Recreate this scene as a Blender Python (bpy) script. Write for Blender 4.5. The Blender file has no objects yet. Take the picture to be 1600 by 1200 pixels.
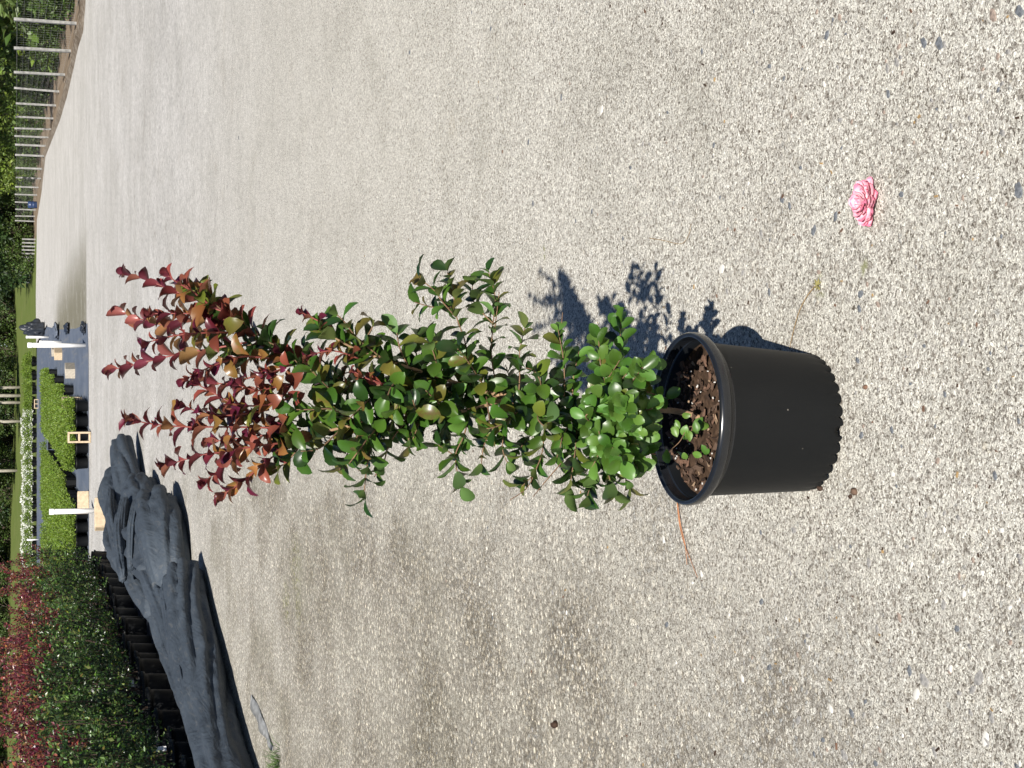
import bpy, bmesh, math, random
import numpy as np
from mathutils import Vector, Matrix, noise as mnoise, Quaternion

random.seed(7); np.random.seed(7)
R = math.radians
SC = bpy.context.scene
COL = SC.collection

# ------------------------------------------------------------------ camera
CAM_H = 1.29
PITCH = R(17.87)
FPX = 2404.0
CP, SP = math.cos(PITCH), math.sin(PITCH)
cam_data = bpy.data.cameras.new('camera')
cam_data.sensor_width = 36.0
cam_data.lens = 36.0 * FPX / 1600.0
cam_data.clip_start = 0.05
cam_data.clip_end = 3000.0
cam = bpy.data.objects.new('camera', cam_data)
COL.objects.link(cam)
_up = Vector((0, SP, CP)); _rt = Vector((1, 0, 0)); _bk = Vector((0, -CP, SP))
_cx, _cy = -_up, _rt            # the photograph is turned on its side: the camera is rolled by a quarter turn
cam.matrix_world = Matrix(((_cx.x, _cy.x, _bk.x, 0), (_cx.y, _cy.y, _bk.y, 0), (_cx.z, _cy.z, _bk.z, CAM_H), (0, 0, 0, 1)))
SC.camera = cam

# ------------------------------------------------------------------ light
SUN_DIR = Vector((-0.105, -1.19, 1.0)).normalized()       # towards the sun
world = bpy.data.worlds.new('World'); SC.world = world; world.use_nodes = True
wn = world.node_tree.nodes; wl = world.node_tree.links
bg = wn['Background']
sky = wn.new('ShaderNodeTexSky'); sky.sky_type = 'NISHITA'; sky.sun_disc = False; sky.air_density = 0.6; sky.dust_density = 0.2; sky.ozone_density = 2.5
sky.sun_elevation = math.asin(SUN_DIR.z)
sky.sun_rotation = math.atan2(SUN_DIR.x, SUN_DIR.y)
wl.new(sky.outputs['Color'], bg.inputs['Color'])
bg.inputs['Strength'].default_value = 0.05
sun_data = bpy.data.lights.new('sun', 'SUN'); sun_data.energy = 5.0; sun_data.angle = R(0.53); sun_data.color = (1.0, 0.955, 0.885)
sun = bpy.data.objects.new('sun', sun_data); COL.objects.link(sun)
sun.rotation_mode = 'QUATERNION'; sun.rotation_quaternion = SUN_DIR.to_track_quat('Z', 'Y')
sun.location = (0, 0, 20)
vs = SC.view_settings
vs.view_transform = 'Standard'; vs.look = 'None'; vs.gamma = 1.0; vs.use_curve_mapping = False; vs.exposure = 0.72

# ------------------------------------------------------------------ helpers
def ray(px, py):
    xc = ((1200 - py) - 600) / FPX; yc = -(px - 800) / FPX
    return Vector((xc, CP + yc * SP, -SP + yc * CP))
def at(px, py, Y):
    d = ray(px, py); return Vector((0, 0, CAM_H)) + d * (Y / d.y)
def gnd(px, py, z=0.0):
    d = ray(px, py); return Vector((0, 0, CAM_H)) + d * ((z - CAM_H) / d.z)

def tag(o, label=None, cat=None, group=None, kind=None):
    if label: o['label'] = label
    if cat: o['category'] = cat
    if group: o['group'] = group
    if kind: o['kind'] = kind
    return o
def empty(name, loc=(0, 0, 0), rot=(0, 0, 0)):
    o = bpy.data.objects.new(name, None); COL.objects.link(o)
    o.empty_display_size = 0.05; o.location = loc; o.rotation_euler = rot
    return o
def link(name, me, parent=None, loc=None, rot=None, scale=None):
    o = bpy.data.objects.new(name, me); COL.objects.link(o)
    if parent: o.parent = parent
    if loc is not None: o.location = loc
    if rot is not None: o.rotation_euler = rot
    if scale is not None: o.scale = scale
    return o
class MB:
    """collects verts, faces and material slots of one mesh"""
    def __init__(s): s.v = []; s.f = []; s.m = []
    def add(s, v, f, m=0):
        o = len(s.v); s.v.extend(v); s.f.extend([tuple(i + o for i in q) for q in f]); s.m.extend([m] * len(f))
    def box(s, c, d, m=0, rot=None):
        x, y, z = d[0] / 2, d[1] / 2, d[2] / 2
        v = [Vector(p) for p in ((-x, -y, -z), (x, -y, -z), (x, y, -z), (-x, y, -z), (-x, -y, z), (x, -y, z), (x, y, z), (-x, y, z))]
        if rot: v = [rot @ p for p in v]
        c = Vector(c)
        s.add([tuple(p + c) for p in v], [(0, 3, 2, 1), (4, 5, 6, 7), (0, 1, 5, 4), (1, 2, 6, 5), (2, 3, 7, 6), (3, 0, 4, 7)], m)
    def tube(s, pts, rad, n=8, m=0, cap=True):
        pts = [Vector(p) for p in pts]
        if not hasattr(rad, '__len__'): rad = [rad] * len(pts)
        v = []; f = []
        up = Vector((0.31, 0.17, 0.93))
        for i, p in enumerate(pts):
            t = (pts[min(i + 1, len(pts) - 1)] - pts[max(i - 1, 0)]).normalized()
            a = t.cross(up)
            if a.length < 1e-3: a = t.cross(Vector((1, 0, 0)))
            a.normalize(); b = t.cross(a)
            for k in range(n):
                an = 2 * math.pi * k / n
                v.append(tuple(p + (a * math.cos(an) + b * math.sin(an)) * rad[i]))
        for i in range(len(pts) - 1):
            for k in range(n):
                k2 = (k + 1) % n
                f.append((i * n + k, i * n + k2, (i + 1) * n + k2, (i + 1) * n + k))
        if cap:
            f.append(tuple(range(n - 1, -1, -1))); f.append(tuple(range((len(pts) - 1) * n, len(pts) * n)))
        s.add(v, f, m)
    def lathe(s, prof, n=48, m=0, mod=None, close=False):
        v = []; f = []
        for (r, z) in prof:
            for k in range(n):
                a = 2 * math.pi * k / n
                rr, zz = (r, z) if mod is None else mod(r, z, a)
                v.append((rr * math.cos(a), rr * math.sin(a), zz))
        for i in range(len(prof) - 1):
            for k in range(n):
                k2 = (k + 1) % n
                f.append((i * n + k, i * n + k2, (i + 1) * n + k2, (i + 1) * n + k))
        if close: f.append(tuple(range((len(prof) - 1) * n, len(prof) * n)))
        s.add(v, f, m)
    def mesh(s, name, mats, smooth=True):
        me = bpy.data.meshes.new(name); me.from_pydata(s.v, [], s.f)
        for mt in (mats if isinstance(mats, (list, tuple)) else [mats]): me.materials.append(mt)
        me.polygons.foreach_set('material_index', s.m)
        me.polygons.foreach_set('use_smooth', [smooth] * len(s.f))
        me.update(); return me
    def build(s, name, mats, parent=None, smooth=True, loc=None, rot=None, scale=None):
        return link(name, s.mesh(name, mats, smooth), parent, loc, rot, scale)

# ------------------------------------------------------------------ materials
class NT:
    def __init__(s, name):
        s.m = bpy.data.materials.new(name); s.m.use_nodes = True
        s.t = s.m.node_tree; s.n = s.t.nodes; s.l = s.t.links
        s.b = s.n['Principled BSDF']; s.out = s.n['Material Output']
        s.b.inputs['Specular IOR Level'].default_value = 0.3
    def new(s, ty, **kw):
        n = s.n.new(ty)
        for k, v in kw.items(): setattr(n, k, v)
        return n
    def put(s, sock, v):
        if isinstance(v, bpy.types.NodeSocket): s.l.new(v, sock)
        elif isinstance(v, (tuple, list)) and len(v) == 3 and sock.type == 'RGBA': sock.default_value = (*v, 1)
        else: sock.default_value = v
    def coord(s, kind='Object'):
        return s.new('ShaderNodeTexCoord').outputs[kind]
    def mapping(s, vec, scale=(1, 1, 1), rot=(0, 0, 0)):
        n = s.new('ShaderNodeMapping'); s.put(n.inputs['Vector'], vec); n.inputs['Scale'].default_value = scale; n.inputs['Rotation'].default_value = rot
        return n.outputs[0]
    def noise(s, vec, scale, detail=4, rough=0.55, dist=0.0):
        n = s.new('ShaderNodeTexNoise'); s.put(n.inputs['Vector'], vec)
        n.inputs['Scale'].default_value = scale; n.inputs['Detail'].default_value = detail; n.inputs['Roughness'].default_value = rough; n.inputs['Distortion'].default_value = dist
        return n.outputs['Fac']
    def voro(s, vec, scale, feature='F1', out='Distance', rnd=1.0):
        n = s.new('ShaderNodeTexVoronoi', feature=feature); s.put(n.inputs['Vector'], vec)
        n.inputs['Scale'].default_value = scale; n.inputs['Randomness'].default_value = rnd
        return n.outputs[out]
    def ramp(s, fac, stops, interp='LINEAR'):
        n = s.new('ShaderNodeValToRGB'); s.put(n.inputs[0], fac); r = n.color_ramp; r.interpolation = interp
        while len(r.elements) < len(stops): r.elements.new(0.5)
        for e, (p, c) in zip(r.elements, stops):
            e.position = p; e.color = (*c, 1) if hasattr(c, '__len__') else (c, c, c, 1)
        return n.outputs[0]
    def mix(s, fac, a, b, mode='MIX'):
        n = s.new('ShaderNodeMix', data_type='RGBA', blend_type=mode)
        s.put(n.inputs[0], fac); s.put(n.inputs[6], a); s.put(n.inputs[7], b)
        return n.outputs[2]
    def math(s, op, a, b=0.0, c=0.0, clamp=False):
        n = s.new('ShaderNodeMath', operation=op, use_clamp=clamp)
        s.put(n.inputs[0], a); s.put(n.inputs[1], b); s.put(n.inputs[2], c)
        return n.outputs[0]
    def sep(s, vec):
        n = s.new('ShaderNodeSeparateXYZ'); s.put(n.inputs[0], vec); return n.outputs
    def smooth(s, v, a, b, lo=0.0, hi=1.0):
        n = s.new('ShaderNodeMapRange', interpolation_type='SMOOTHSTEP'); s.put(n.inputs[0], v)
        n.inputs[1].default_value = a; n.inputs[2].default_value = b; n.inputs[3].default_value = lo; n.inputs[4].default_value = hi
        return n.outputs[0]
    def bump(s, h, strength=0.3, dist=0.01, normal=None):
        n = s.new('ShaderNodeBump'); s.put(n.inputs['Height'], h); n.inputs['Strength'].default_value = strength; n.inputs['Distance'].default_value = dist
        if normal is not None: s.put(n.inputs['Normal'], normal)
        return n.outputs[0]
    def set(s, color=None, rough=None, normal=None, spec=None, **kw):
        if color is not None: s.put(s.b.inputs['Base Color'], color)
        if rough is not None: s.put(s.b.inputs['Roughness'], rough)
        if normal is not None: s.put(s.b.inputs['Normal'], normal)
        if spec is not None: s.put(s.b.inputs['Specular IOR Level'], spec)
        for k, v in kw.items(): s.put(s.b.inputs[k], v)
        return s.m
    def objrand(s): return s.new('ShaderNodeObjectInfo').outputs['Random']
    def island(s): return s.new('ShaderNodeNewGeometry').outputs['Random Per Island']

def simple(name, col, rough=0.6, var=0.15, scale=20, spec=0.3, bump=0.0):
    t = NT(name); co = t.coord()
    n = t.noise(co, scale, 5)
    dark = tuple(c * (1 - var) for c in col); lite = tuple(min(1, c * (1 + var)) for c in col)
    c = t.ramp(n, [(0.3, dark), (0.7, lite)])
    nm = t.bump(n, bump, 0.004) if bump else None
    return t.set(c, rough, nm, spec)

def mat_concrete():
    t = NT('weathered_concrete'); co = t.coord(); X, Y, Z = t.sep(co)
    # wear: where the cement skin is gone and the aggregate stands out (near left corner and the left side)
    big = t.noise(co, 0.55, 5, 0.6); mid = t.noise(co, 2.3, 5, 0.6); fine = t.noise(co, 14, 4, 0.6)
    nearleft = t.math('MULTIPLY', t.smooth(X, 0.0, -0.70), t.smooth(Y, 13.0, 6.0))
    wl_ = t.math('ADD', t.math('MULTIPLY', nearleft, 0.62), t.math('MULTIPLY', t.math('SUBTRACT', mid, 0.5), 2.4))
    wear = t.smooth(t.math('ADD', wl_, t.math('MULTIPLY', t.math('SUBTRACT', big, 0.5), 0.9)), 0.05, 1.0)
    # cement skin
    base = t.ramp(mid, [(0.30, (0.455, 0.450, 0.420)), (0.50, (0.535, 0.531, 0.502)), (0.72, (0.605, 0.602, 0.576))])
    far = t.smooth(Y, 4.0, 15.0)
    farc = t.ramp(t.noise(co, 1.0, 10, 0.78), [(0.30, (0.40, 0.396, 0.386)), (0.50, (0.525, 0.520, 0.512)), (0.72, (0.64, 0.635, 0.628))])
    blot = t.smooth(t.noise(t.mapping(co, (0.6, 1.0, 1)), 0.35, 6, 0.65), 0.40, 0.66)
    farc = t.mix(t.math('MULTIPLY', blot, 0.5), farc, (0.40, 0.394, 0.378))
    farc = t.mix(1.0, farc, t.ramp(t.noise(co, 16, 8, 0.85), [(0.30, 0.70), (0.5, 1.0), (0.70, 1.20)]), 'MULTIPLY')
    farc = t.mix(0.8, farc, t.mix(1.0, farc, t.ramp(t.sep(t.voro(co, 42, 'F1', 'Color'))[0], [(0.0, 0.62), (0.2, 0.92), (0.7, 1.05), (1.0, 1.25)]), 'MULTIPLY'))
    specks = t.smooth(t.voro(co, 9, 'F1', 'Distance'), 0.16, 0.08)
    farc = t.mix(t.math('MULTIPLY', specks, 0.55), farc, (0.22, 0.21, 0.20))
    base = t.mix(far, base, farc)
    # sand grains: two sizes of cells with a wobbly outline, each grain with its own tone and height
    wob = t.new('ShaderNodeVectorMath', operation='ADD')
    nz = t.new('ShaderNodeTexNoise'); t.put(nz.inputs['Vector'], co); nz.inputs['Scale'].default_value = 170; nz.inputs['Detail'].default_value = 3
    sc_ = t.new('ShaderNodeVectorMath', operation='SCALE'); t.put(sc_.inputs[0], nz.outputs['Color']); sc_.inputs['Scale'].default_value = 0.011
    t.put(wob.inputs[0], co); t.put(wob.inputs[1], sc_.outputs[0]); wv = wob.outputs[0]
    g1 = t.voro(wv, 350, 'F1', 'Color'); d1 = t.voro(wv, 350, 'F1', 'Distance')
    g3 = t.voro(wv, 165, 'F1', 'Color')
    g2 = t.voro(wv, 102, 'F1', 'Color'); d2 = t.voro(wv, 102, 'DISTANCE_TO_EDGE', 'Distance')
    s1 = t.sep(g1)[0]; s3 = t.sep(g3)[0]; s2 = t.sep(g2)[0]; s2b = t.sep(g2)[1]
    grit = t.noise(co, 420, 3, 0.7)
    gr1 = t.ramp(s1, [(0.0, (0.20, 0.18, 0.15)), (0.13, (0.48, 0.45, 0.41)), (0.28, (0.92, 0.90, 0.86)), (0.62, (1.14, 1.13, 1.08)), (0.86, (1.38, 1.36, 1.30)), (1.0, (1.6, 1.58, 1.53))])
    gr3 = t.ramp(s3, [(0.0, (0.46, 0.42, 0.39)), (0.13, (0.80, 0.77, 0.75)), (0.45, (1.04, 1.03, 1.02)), (1.0, (1.18, 1.16, 1.12))])
    nearf = t.smooth(Y, 15.0, 3.0)
    grs = t.mix(t.math('MULTIPLY_ADD', nearf, 0.60, 0.40), (1, 1, 1), t.mix(1.0, gr1, gr3, 'MULTIPLY'))
    c = t.mix(1.0, base, grs, 'MULTIPLY')
    pit = t.smooth(t.math('ADD', d1, t.math('MULTIPLY', t.math('SUBTRACT', grit, 0.5), 0.9)), 0.50, 0.85)
    c = t.mix(t.math('MULTIPLY', pit, t.math('MULTIPLY_ADD', s3, 0.5, 0.25)), c, (0.17, 0.14, 0.11))
    # larger aggregate, seen where the skin has worn off and sparsely elsewhere
    agg = t.ramp(s2, [(0.0, (0.20, 0.185, 0.165)), (0.2, (0.37, 0.34, 0.29)), (0.38, (0.47, 0.45, 0.41)), (0.56, (0.58, 0.53, 0.43)), (0.78, (0.36, 0.375, 0.38)), (0.9, (0.72, 0.69, 0.62))], 'CONSTANT')
    agg = t.mix(1.0, agg, t.ramp(s1, [(0.0, (0.6, 0.58, 0.56)), (0.3, (0.95, 0.94, 0.92)), (1.0, (1.2, 1.18, 1.14))]), 'MULTIPLY')
    edge = t.smooth(t.math('ADD', d2, t.math('MULTIPLY', t.math('SUBTRACT', grit, 0.5), 0.12)), 0.04, 0.20)
    matrix = t.mix(mid, (0.085, 0.070, 0.050), (0.20, 0.17, 0.125))
    aggc = t.mix(edge, matrix, agg)
    aggc = t.mix(t.math('MULTIPLY', pit, 0.6), aggc, (0.075, 0.062, 0.046))
    show = t.math('MULTIPLY', wear, t.smooth(s2b, 0.0, 0.3), clamp=True)
    sparse = t.math('MULTIPLY', t.smooth(s2b, 0.93, 0.95), t.math('MULTIPLY', edge, 0.5))
    mask = t.math('MAXIMUM', t.math('MULTIPLY', show, 0.9), sparse)
    c = t.mix(mask, c, aggc)
    # rust-tan and grey stains
    rust = t.smooth(t.noise(co, 3.1, 5, 0.65, 0.6), 0.60, 0.78)
    c = t.mix(t.math('MULTIPLY', rust, 0.25), c, (0.44, 0.37, 0.25))
    # olive algae film: left lane past the cloth, and the damp patch by the nursery beds
    ol_n = t.noise(t.mapping(co, (1.0, 0.6, 1)), 1.3, 6, 0.7)
    ol_l = t.math('MULTIPLY', t.smooth(X, 0.7, -1.2), t.math('MULTIPLY', t.smooth(Y, 2.6, 5.5), t.smooth(Y, 27.0, 20.0)))
    ol_d = t.math('MULTIPLY', t.math('MULTIPLY', t.smooth(X, 3.6, 1.6), t.smooth(X, -1.0, 0.5)), t.math('MULTIPLY', t.smooth(Y, 30.3, 31.3), t.smooth(Y, 60.0, 48.0)))
    ol = t.math('ADD', t.math('MULTIPLY', ol_l, t.smooth(ol_n, 0.44, 0.66)), t.math('MULTIPLY', ol_d, t.smooth(ol_n, 0.22, 0.5, 0.35, 1.05)), clamp=True)
    c = t.mix(t.math('MULTIPLY', ol, 0.34), c, (0.150, 0.138, 0.085))
    c = t.mix(t.math('MULTIPLY', t.math('MULTIPLY', ol_d, t.smooth(ol_n, 0.25, 0.5)), 0.80), c, (0.14, 0.13, 0.085))
    dirt = t.smooth(t.noise(t.mapping(co, (1.0, .8, 1)), 0.8, 7, 0.72, 0.4), 0.50, 0.72)
    c = t.mix(t.math('MULTIPLY', dirt, 0.22), c, (0.24, 0.225, 0.18))
    # moss flecks
    def spot(x, y, r):
        dx = t.math('SUBTRACT', X, x); dy = t.math('SUBTRACT', Y, y)
        d = t.math('SQRT', t.math('ADD', t.math('MULTIPLY', dx, dx), t.math('MULTIPLY', dy, dy)))
        return t.smooth(d, r, r * 0.2)
    for (px, py, r) in ((462, 885, .22), (447, 940, .16), (466, 952, .12), (1350, 418, .02), (1282, 447, .03), (848, 396, .035)):
        g = gnd(px, py)
        m = t.math('MULTIPLY', spot(g.x, g.y, r), t.smooth(t.noise(co, 45, 3), 0.48, 0.62))
        c = t.mix(t.math('MULTIPLY', m, 0.8), c, (0.20, 0.21, 0.07))
    leftz = t.math('MULTIPLY', t.smooth(X, 0.25, -0.9), t.math('MULTIPLY', t.smooth(Y, 17.0, 9.0), t.smooth(Y, 2.2, 3.6)))
    g4 = t.sep(t.voro(wv, 62, 'F1', 'Color'))[0]; d4 = t.voro(wv, 62, 'F1', 'Distance')
    gr4 = t.mix(t.smooth(d4, 0.60, 0.36), (0.70, 0.68, 0.64), t.ramp(g4, [(0.0, (0.70, 0.69, 0.65)), (0.35, (1.08, 1.07, 1.03)), (0.65, (1.25, 1.23, 1.18)), (0.9, (1.75, 1.71, 1.62)), (1.0, (2.1, 2.05, 1.9))]))
    c = t.mix(t.math('MULTIPLY', leftz, 0.85), c, t.mix(1.0, c, gr4, 'MULTIPLY'))
    h = t.math('ADD', t.math('MULTIPLY', s1, 0.45), t.math('MULTIPLY', grit, 0.8))
    h = t.math('ADD', h, t.math('MULTIPLY', t.math('SUBTRACT', 1.0, pit), 0.5))
    h = t.math('ADD', h, t.math('MULTIPLY', t.math('MULTIPLY', edge, mask), 0.8))
    h = t.math('ADD', h, t.math('MULTIPLY', fine, 0.9))
    return t.set(c, 0.9, t.bump(h, 0.7, 0.004), 0.15)

def mat_leaf(name, top, under, rough=0.38, trans=0.22, vary=0.25, spot=None):
    t = NT(name); co = t.coord()
    geo = t.new('ShaderNodeNewGeometry'); back = geo.outputs['Backfacing']; isl = geo.outputs['Random Per Island']; rnd = t.objrand()
    r = t.math('FRACT', t.math('ADD', isl, rnd))
    k = t.math('MULTIPLY_ADD', r, 2 * vary, 1 - vary)
    n = t.noise(co, 3.0 if spot else 2.0, 3)
    c = top if spot is None else t.mix(t.smooth(n, 0.42, 0.62), top, spot)
    c = t.mix(back, c, under)
    hsv = t.new('ShaderNodeHueSaturation'); t.put(hsv.inputs['Color'], c); t.put(hsv.inputs['Value'], k)
    t.put(hsv.inputs['Hue'], t.math('MULTIPLY_ADD', t.math('FRACT', t.math('MULTIPLY', r, 7.3)), 0.03, 0.485))
    c = hsv.outputs[0]
    t.set(c, rough, None, 0.5)
    tr = t.new('ShaderNodeBsdfTranslucent'); t.put(tr.inputs['Color'], c)
    mx = t.new('ShaderNodeMixShader'); mx.inputs[0].default_value = trans
    t.l.new(t.b.outputs[0], mx.inputs[1]); t.l.new(tr.outputs[0], mx.inputs[2]); t.l.new(mx.outputs[0], t.out.inputs['Surface'])
    return t.m

M = {}
M['concrete'] = mat_concrete()
M['maroon'] = mat_leaf('maroon_leaf', (0.085, 0.010, 0.022), (0.13, 0.025, 0.035), 0.34, 0.15)
M['red'] = mat_leaf('red_leaf', (0.205, 0.052, 0.038), (0.25, 0.085, 0.06), 0.33, 0.2, spot=(0.16, 0.045, 0.025))
M['bronze'] = mat_leaf('bronze_leaf', (0.24, 0.092, 0.032), (0.28, 0.14, 0.06), 0.34, 0.22, spot=(0.16, 0.10, 0.025))
M['olive'] = mat_leaf('olive_leaf', (0.100, 0.132, 0.018), (0.13, 0.16, 0.048), 0.33, 0.24, spot=(0.115, 0.085, 0.022))
M['green'] = mat_leaf('green_leaf', (0.046, 0.105, 0.013), (0.085, 0.145, 0.040), 0.36, 0.24)
M['dark_green'] = mat_leaf('dark_green_leaf', (0.017, 0.042, 0.008), (0.05, 0.088, 0.028), 0.34, 0.2)
M['bright'] = mat_leaf('bright_green_leaf', (0.090, 0.188, 0.030), (0.13, 0.22, 0.065), 0.42, 0.30)
M['bark'] = simple('brown_stem', (0.16, 0.095, 0.055), 0.75, 0.35, 60)
M['dark_bark'] = simple('dark_stem', (0.045, 0.030, 0.022), 0.85, 0.3, 60)
M['tan_bark'] = simple('tan_stem', (0.30, 0.19, 0.11), 0.75, 0.35, 60)
M['red_stem'] = simple('red_stem', (0.22, 0.06, 0.05), 0.5, 0.2, 40)
def mat_pot():
    t = NT('black_plastic'); co = t.coord()
    n = t.noise(t.mapping(co, (1, 1, 0.3)), 9, 5); n2 = t.noise(co, 160, 3)
    dust = t.smooth(n, 0.45, 0.8)
    c = t.mix(t.math('MULTIPLY', dust, 0.4), (0.0040, 0.0046, 0.0052), (0.0095, 0.0096, 0.0095))
    sp = t.smooth(t.voro(co, 60, 'F1', 'Distance'), 0.10, 0.05)
    c = t.mix(t.math('MULTIPLY', sp, t.smooth(t.noise(co, 25, 2), 0.58, 0.64)), c, (0.15, 0.14, 0.12))
    return t.set(c, t.math('MULTIPLY_ADD', n, 0.2, 0.44), t.bump(n2, 0.08, 0.001), 0.24)
M['pot'] = mat_pot()
M['rim'] = simple('glossy_black_rim', (0.009, 0.010, 0.012), 0.22, 0.2, 40, 0.6)
M['soil'] = simple('dark_potting_soil', (0.055, 0.034, 0.022), 0.95, 0.5, 90, 0.1, 0.8)
for nm, c in (('chip_brown', (0.105, 0.068, 0.048)), ('chip_red', (0.145, 0.085, 0.058)), ('chip_tan', (0.33, 0.23, 0.15)), ('chip_dark', (0.045, 0.028, 0.02))):
    M[nm] = simple(nm, c, 0.9, 0.4, 70, 0.15, 0.5)
M['perlite'] = simple('white_grain', (0.6, 0.58, 0.54), 0.9, 0.1, 90)

def mat_fabric():
    t = NT('black_woven_frost_cloth'); co = t.coord()
    def ridge(v):
        a = t.noise(t.mapping(v, (2.2, .55, 2.0), (0, 0, .12)), 2.6, 4, 0.55, 1.6); b = t.noise(t.mapping(v, (1.2, .8, 1.2), (0, 0, -.5)), 5.0, 4, 0.55, 1.2)
        ra = t.math('SUBTRACT', 1.0, t.math('MULTIPLY', t.math('ABSOLUTE', t.math('SUBTRACT', a, 0.5)), 5.0), clamp=True)
        rb = t.math('SUBTRACT', 1.0, t.math('MULTIPLY', t.math('ABSOLUTE', t.math('SUBTRACT', b, 0.5)), 7.0), clamp=True)
        return t.math('ADD', t.math('POWER', ra, 1.5), t.math('MULTIPLY', rb, 0.45))
    n = t.noise(co, 2.2, 6, 0.6); n2 = t.noise(t.mapping(co, (1, 1, 1)), 26, 4, 0.6, 1.0)
    c = t.ramp(n, [(0.3, (0.028, 0.037, 0.049)), (0.7, (0.050, 0.064, 0.082))])
    dust = t.math('MAXIMUM', t.smooth(n2, 0.6, 0.75), t.smooth(t.noise(t.mapping(co, (3.5, .7, 3.5)), 6, 5, 0.65, 1.2), 0.54, 0.72))
    c = t.mix(t.math('MULTIPLY', dust, 0.30), c, (0.14, 0.135, 0.125))
    return t.set(c, 0.72, t.bump(t.math('ADD', t.math('MULTIPLY', n2, 0.3), t.math('MULTIPLY', ridge(co), 0.8)), 0.24, 0.04), 0.3)
M['fabric'] = mat_fabric()
def mat_mat():
    t = NT('weed_mat'); co = t.coord(); n = t.noise(t.mapping(co, (1.0, 0.25, 1)), 2.0, 6, 0.65)
    st = t.noise(t.mapping(co, (6, 0.15, 1)), 1.0, 3)
    c = t.ramp(n, [(0.3, (0.075, 0.092, 0.125)), (0.6, (0.115, 0.135, 0.175)), (0.8, (0.19, 0.19, 0.19))])
    c = t.mix(t.math('MULTIPLY', t.smooth(st, 0.55, 0.7), 0.35), c, (0.22, 0.21, 0.19))
    return t.set(c, 0.6, t.bump(n, 0.3, 0.05), 0.3)
M['weed_mat'] = mat_mat()
M['pvc'] = simple('white_pvc', (0.80, 0.79, 0.77), 0.35, 0.05, 8, 0.4)
M['block'] = simple('concrete_block', (0.47, 0.375, 0.26), 0.95, 0.18, 25, 0.1, 0.4)
M['block_grey'] = simple('grey_block', (0.38, 0.34, 0.28), 0.95, 0.18, 25, 0.1, 0.4)
M['post_wood'] = simple('weathered_grey_wood', (0.25, 0.248, 0.24), 0.9, 0.35, 12, 0.1, 0.4)
M['wire'] = simple('galvanised_wire', (0.45, 0.46, 0.46), 0.5, 0.1, 10)
M['trunk'] = simple('tree_bark', (0.085, 0.068, 0.052), 0.95, 0.4, 6, 0.1, 0.8)
M['pale_trunk'] = simple('pale_tree_bark', (0.34, 0.31, 0.26), 0.95, 0.3, 6, 0.1, 0.8)
M['tree_leaf'] = mat_leaf('tree_leaf', (0.062, 0.11, 0.018), (0.09, 0.13, 0.035), 0.5, 0.3, 0.4)
M['tree_leaf_dark'] = mat_leaf('dark_tree_leaf', (0.024, 0.05, 0.012), (0.04, 0.07, 0.022), 0.5, 0.25, 0.4)
M['tree_leaf_lime'] = mat_leaf('lime_tree_leaf', (0.125, 0.185, 0.022), (0.14, 0.20, 0.04), 0.5, 0.32, 0.4)
M['bed_leaf'] = mat_leaf('bed_leaf', (0.125, 0.20, 0.016), (0.14, 0.21, 0.03), 0.5, 0.28, 0.35)
M['petal_white'] = mat_leaf('white_petal', (0.80, 0.80, 0.74), (0.75, 0.75, 0.70), 0.6, 0.3, 0.08)
def mat_litter():
    t = NT('dirt_and_litter'); co = t.coord()
    c = t.ramp(t.noise(co, 5, 8, 0.8), [(0.32, (0.07, 0.05, 0.035)), (0.48, (0.20, 0.16, 0.12)), (0.60, (0.33, 0.29, 0.24)), (0.72, (0.52, 0.49, 0.44))])
    return t.set(c, 0.95, t.bump(t.noise(co, 14, 5, 0.8), 1.0, 0.06), 0.1)
M['litter'] = mat_litter()
M['dark_plastic'] = simple('dark_plastic_sheet', (0.022, 0.026, 0.034), 0.4, 0.3, 5, 0.4)
M['blue'] = simple('blue_plastic', (0.025, 0.045, 0.11), 0.4, 0.15, 5, 0.4)
M['grey_sheet'] = simple('grey_sheet', (0.22, 0.225, 0.225), 0.85, 0.4, 30)

def mat_ground():
    t = NT('grass_and_dirt'); co = t.coord(); X, Y, Z = t.sep(co)
    n = t.noise(co, 0.6, 6, 0.65); n2 = t.noise(co, 9, 4, 0.7)
    grass = t.ramp(n, [(0.3, (0.095, 0.135, 0.028)), (0.55, (0.12, 0.15, 0.042)), (0.75, (0.17, 0.175, 0.07))])
    grass = t.mix(t.math('MULTIPLY', n2, 0.35), grass, (0.05, 0.07, 0.02))
    dirt = t.ramp(t.noise(co, 3.0, 6, 0.7), [(0.3, (0.12, 0.085, 0.055)), (0.6, (0.235, 0.185, 0.135)), (0.8, (0.32, 0.27, 0.21))])
    wood = t.smooth(t.math('SUBTRACT', X, t.math('MULTIPLY', t.math('SUBTRACT', Y, 36.0), 0.035)), 6.6, 8.4)                      # woodland floor beyond the fence
    patch = t.smooth(t.math('ADD', t.math('MULTIPLY', t.math('SUBTRACT', n, 0.5), 1.2), t.math('MULTIPLY', wood, 0.9)), 0.22, 0.6)
    c = t.mix(patch, grass, dirt)
    return t.set(c, 0.95, t.bump(n2, 0.6, 0.05), 0.1)
M['ground'] = mat_ground()

ORD = ['first', 'second', 'third', 'fourth', 'fifth', 'sixth', 'seventh', 'eighth', 'ninth', 'tenth', 'eleventh', 'twelfth', 'thirteenth', 'fourteenth', 'fifteenth', 'sixteenth', 'seventeenth', 'eighteenth', 'nineteenth', 'twentieth', 'twenty-first', 'twenty-second', 'twenty-third', 'twenty-fourth', 'twenty-fifth']
ORD += [f'{t_}-{o_}' if o_ else {'twenty': 'twentieth', 'thirty': 'thirtieth', 'forty': 'fortieth', 'fifty': 'fiftieth'}[t_] for t_ in ('twenty', 'thirty', 'forty', 'fifty') for o_ in [''] + ORD[:9]][6:]
def ordn(n): return ORD[n]

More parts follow.
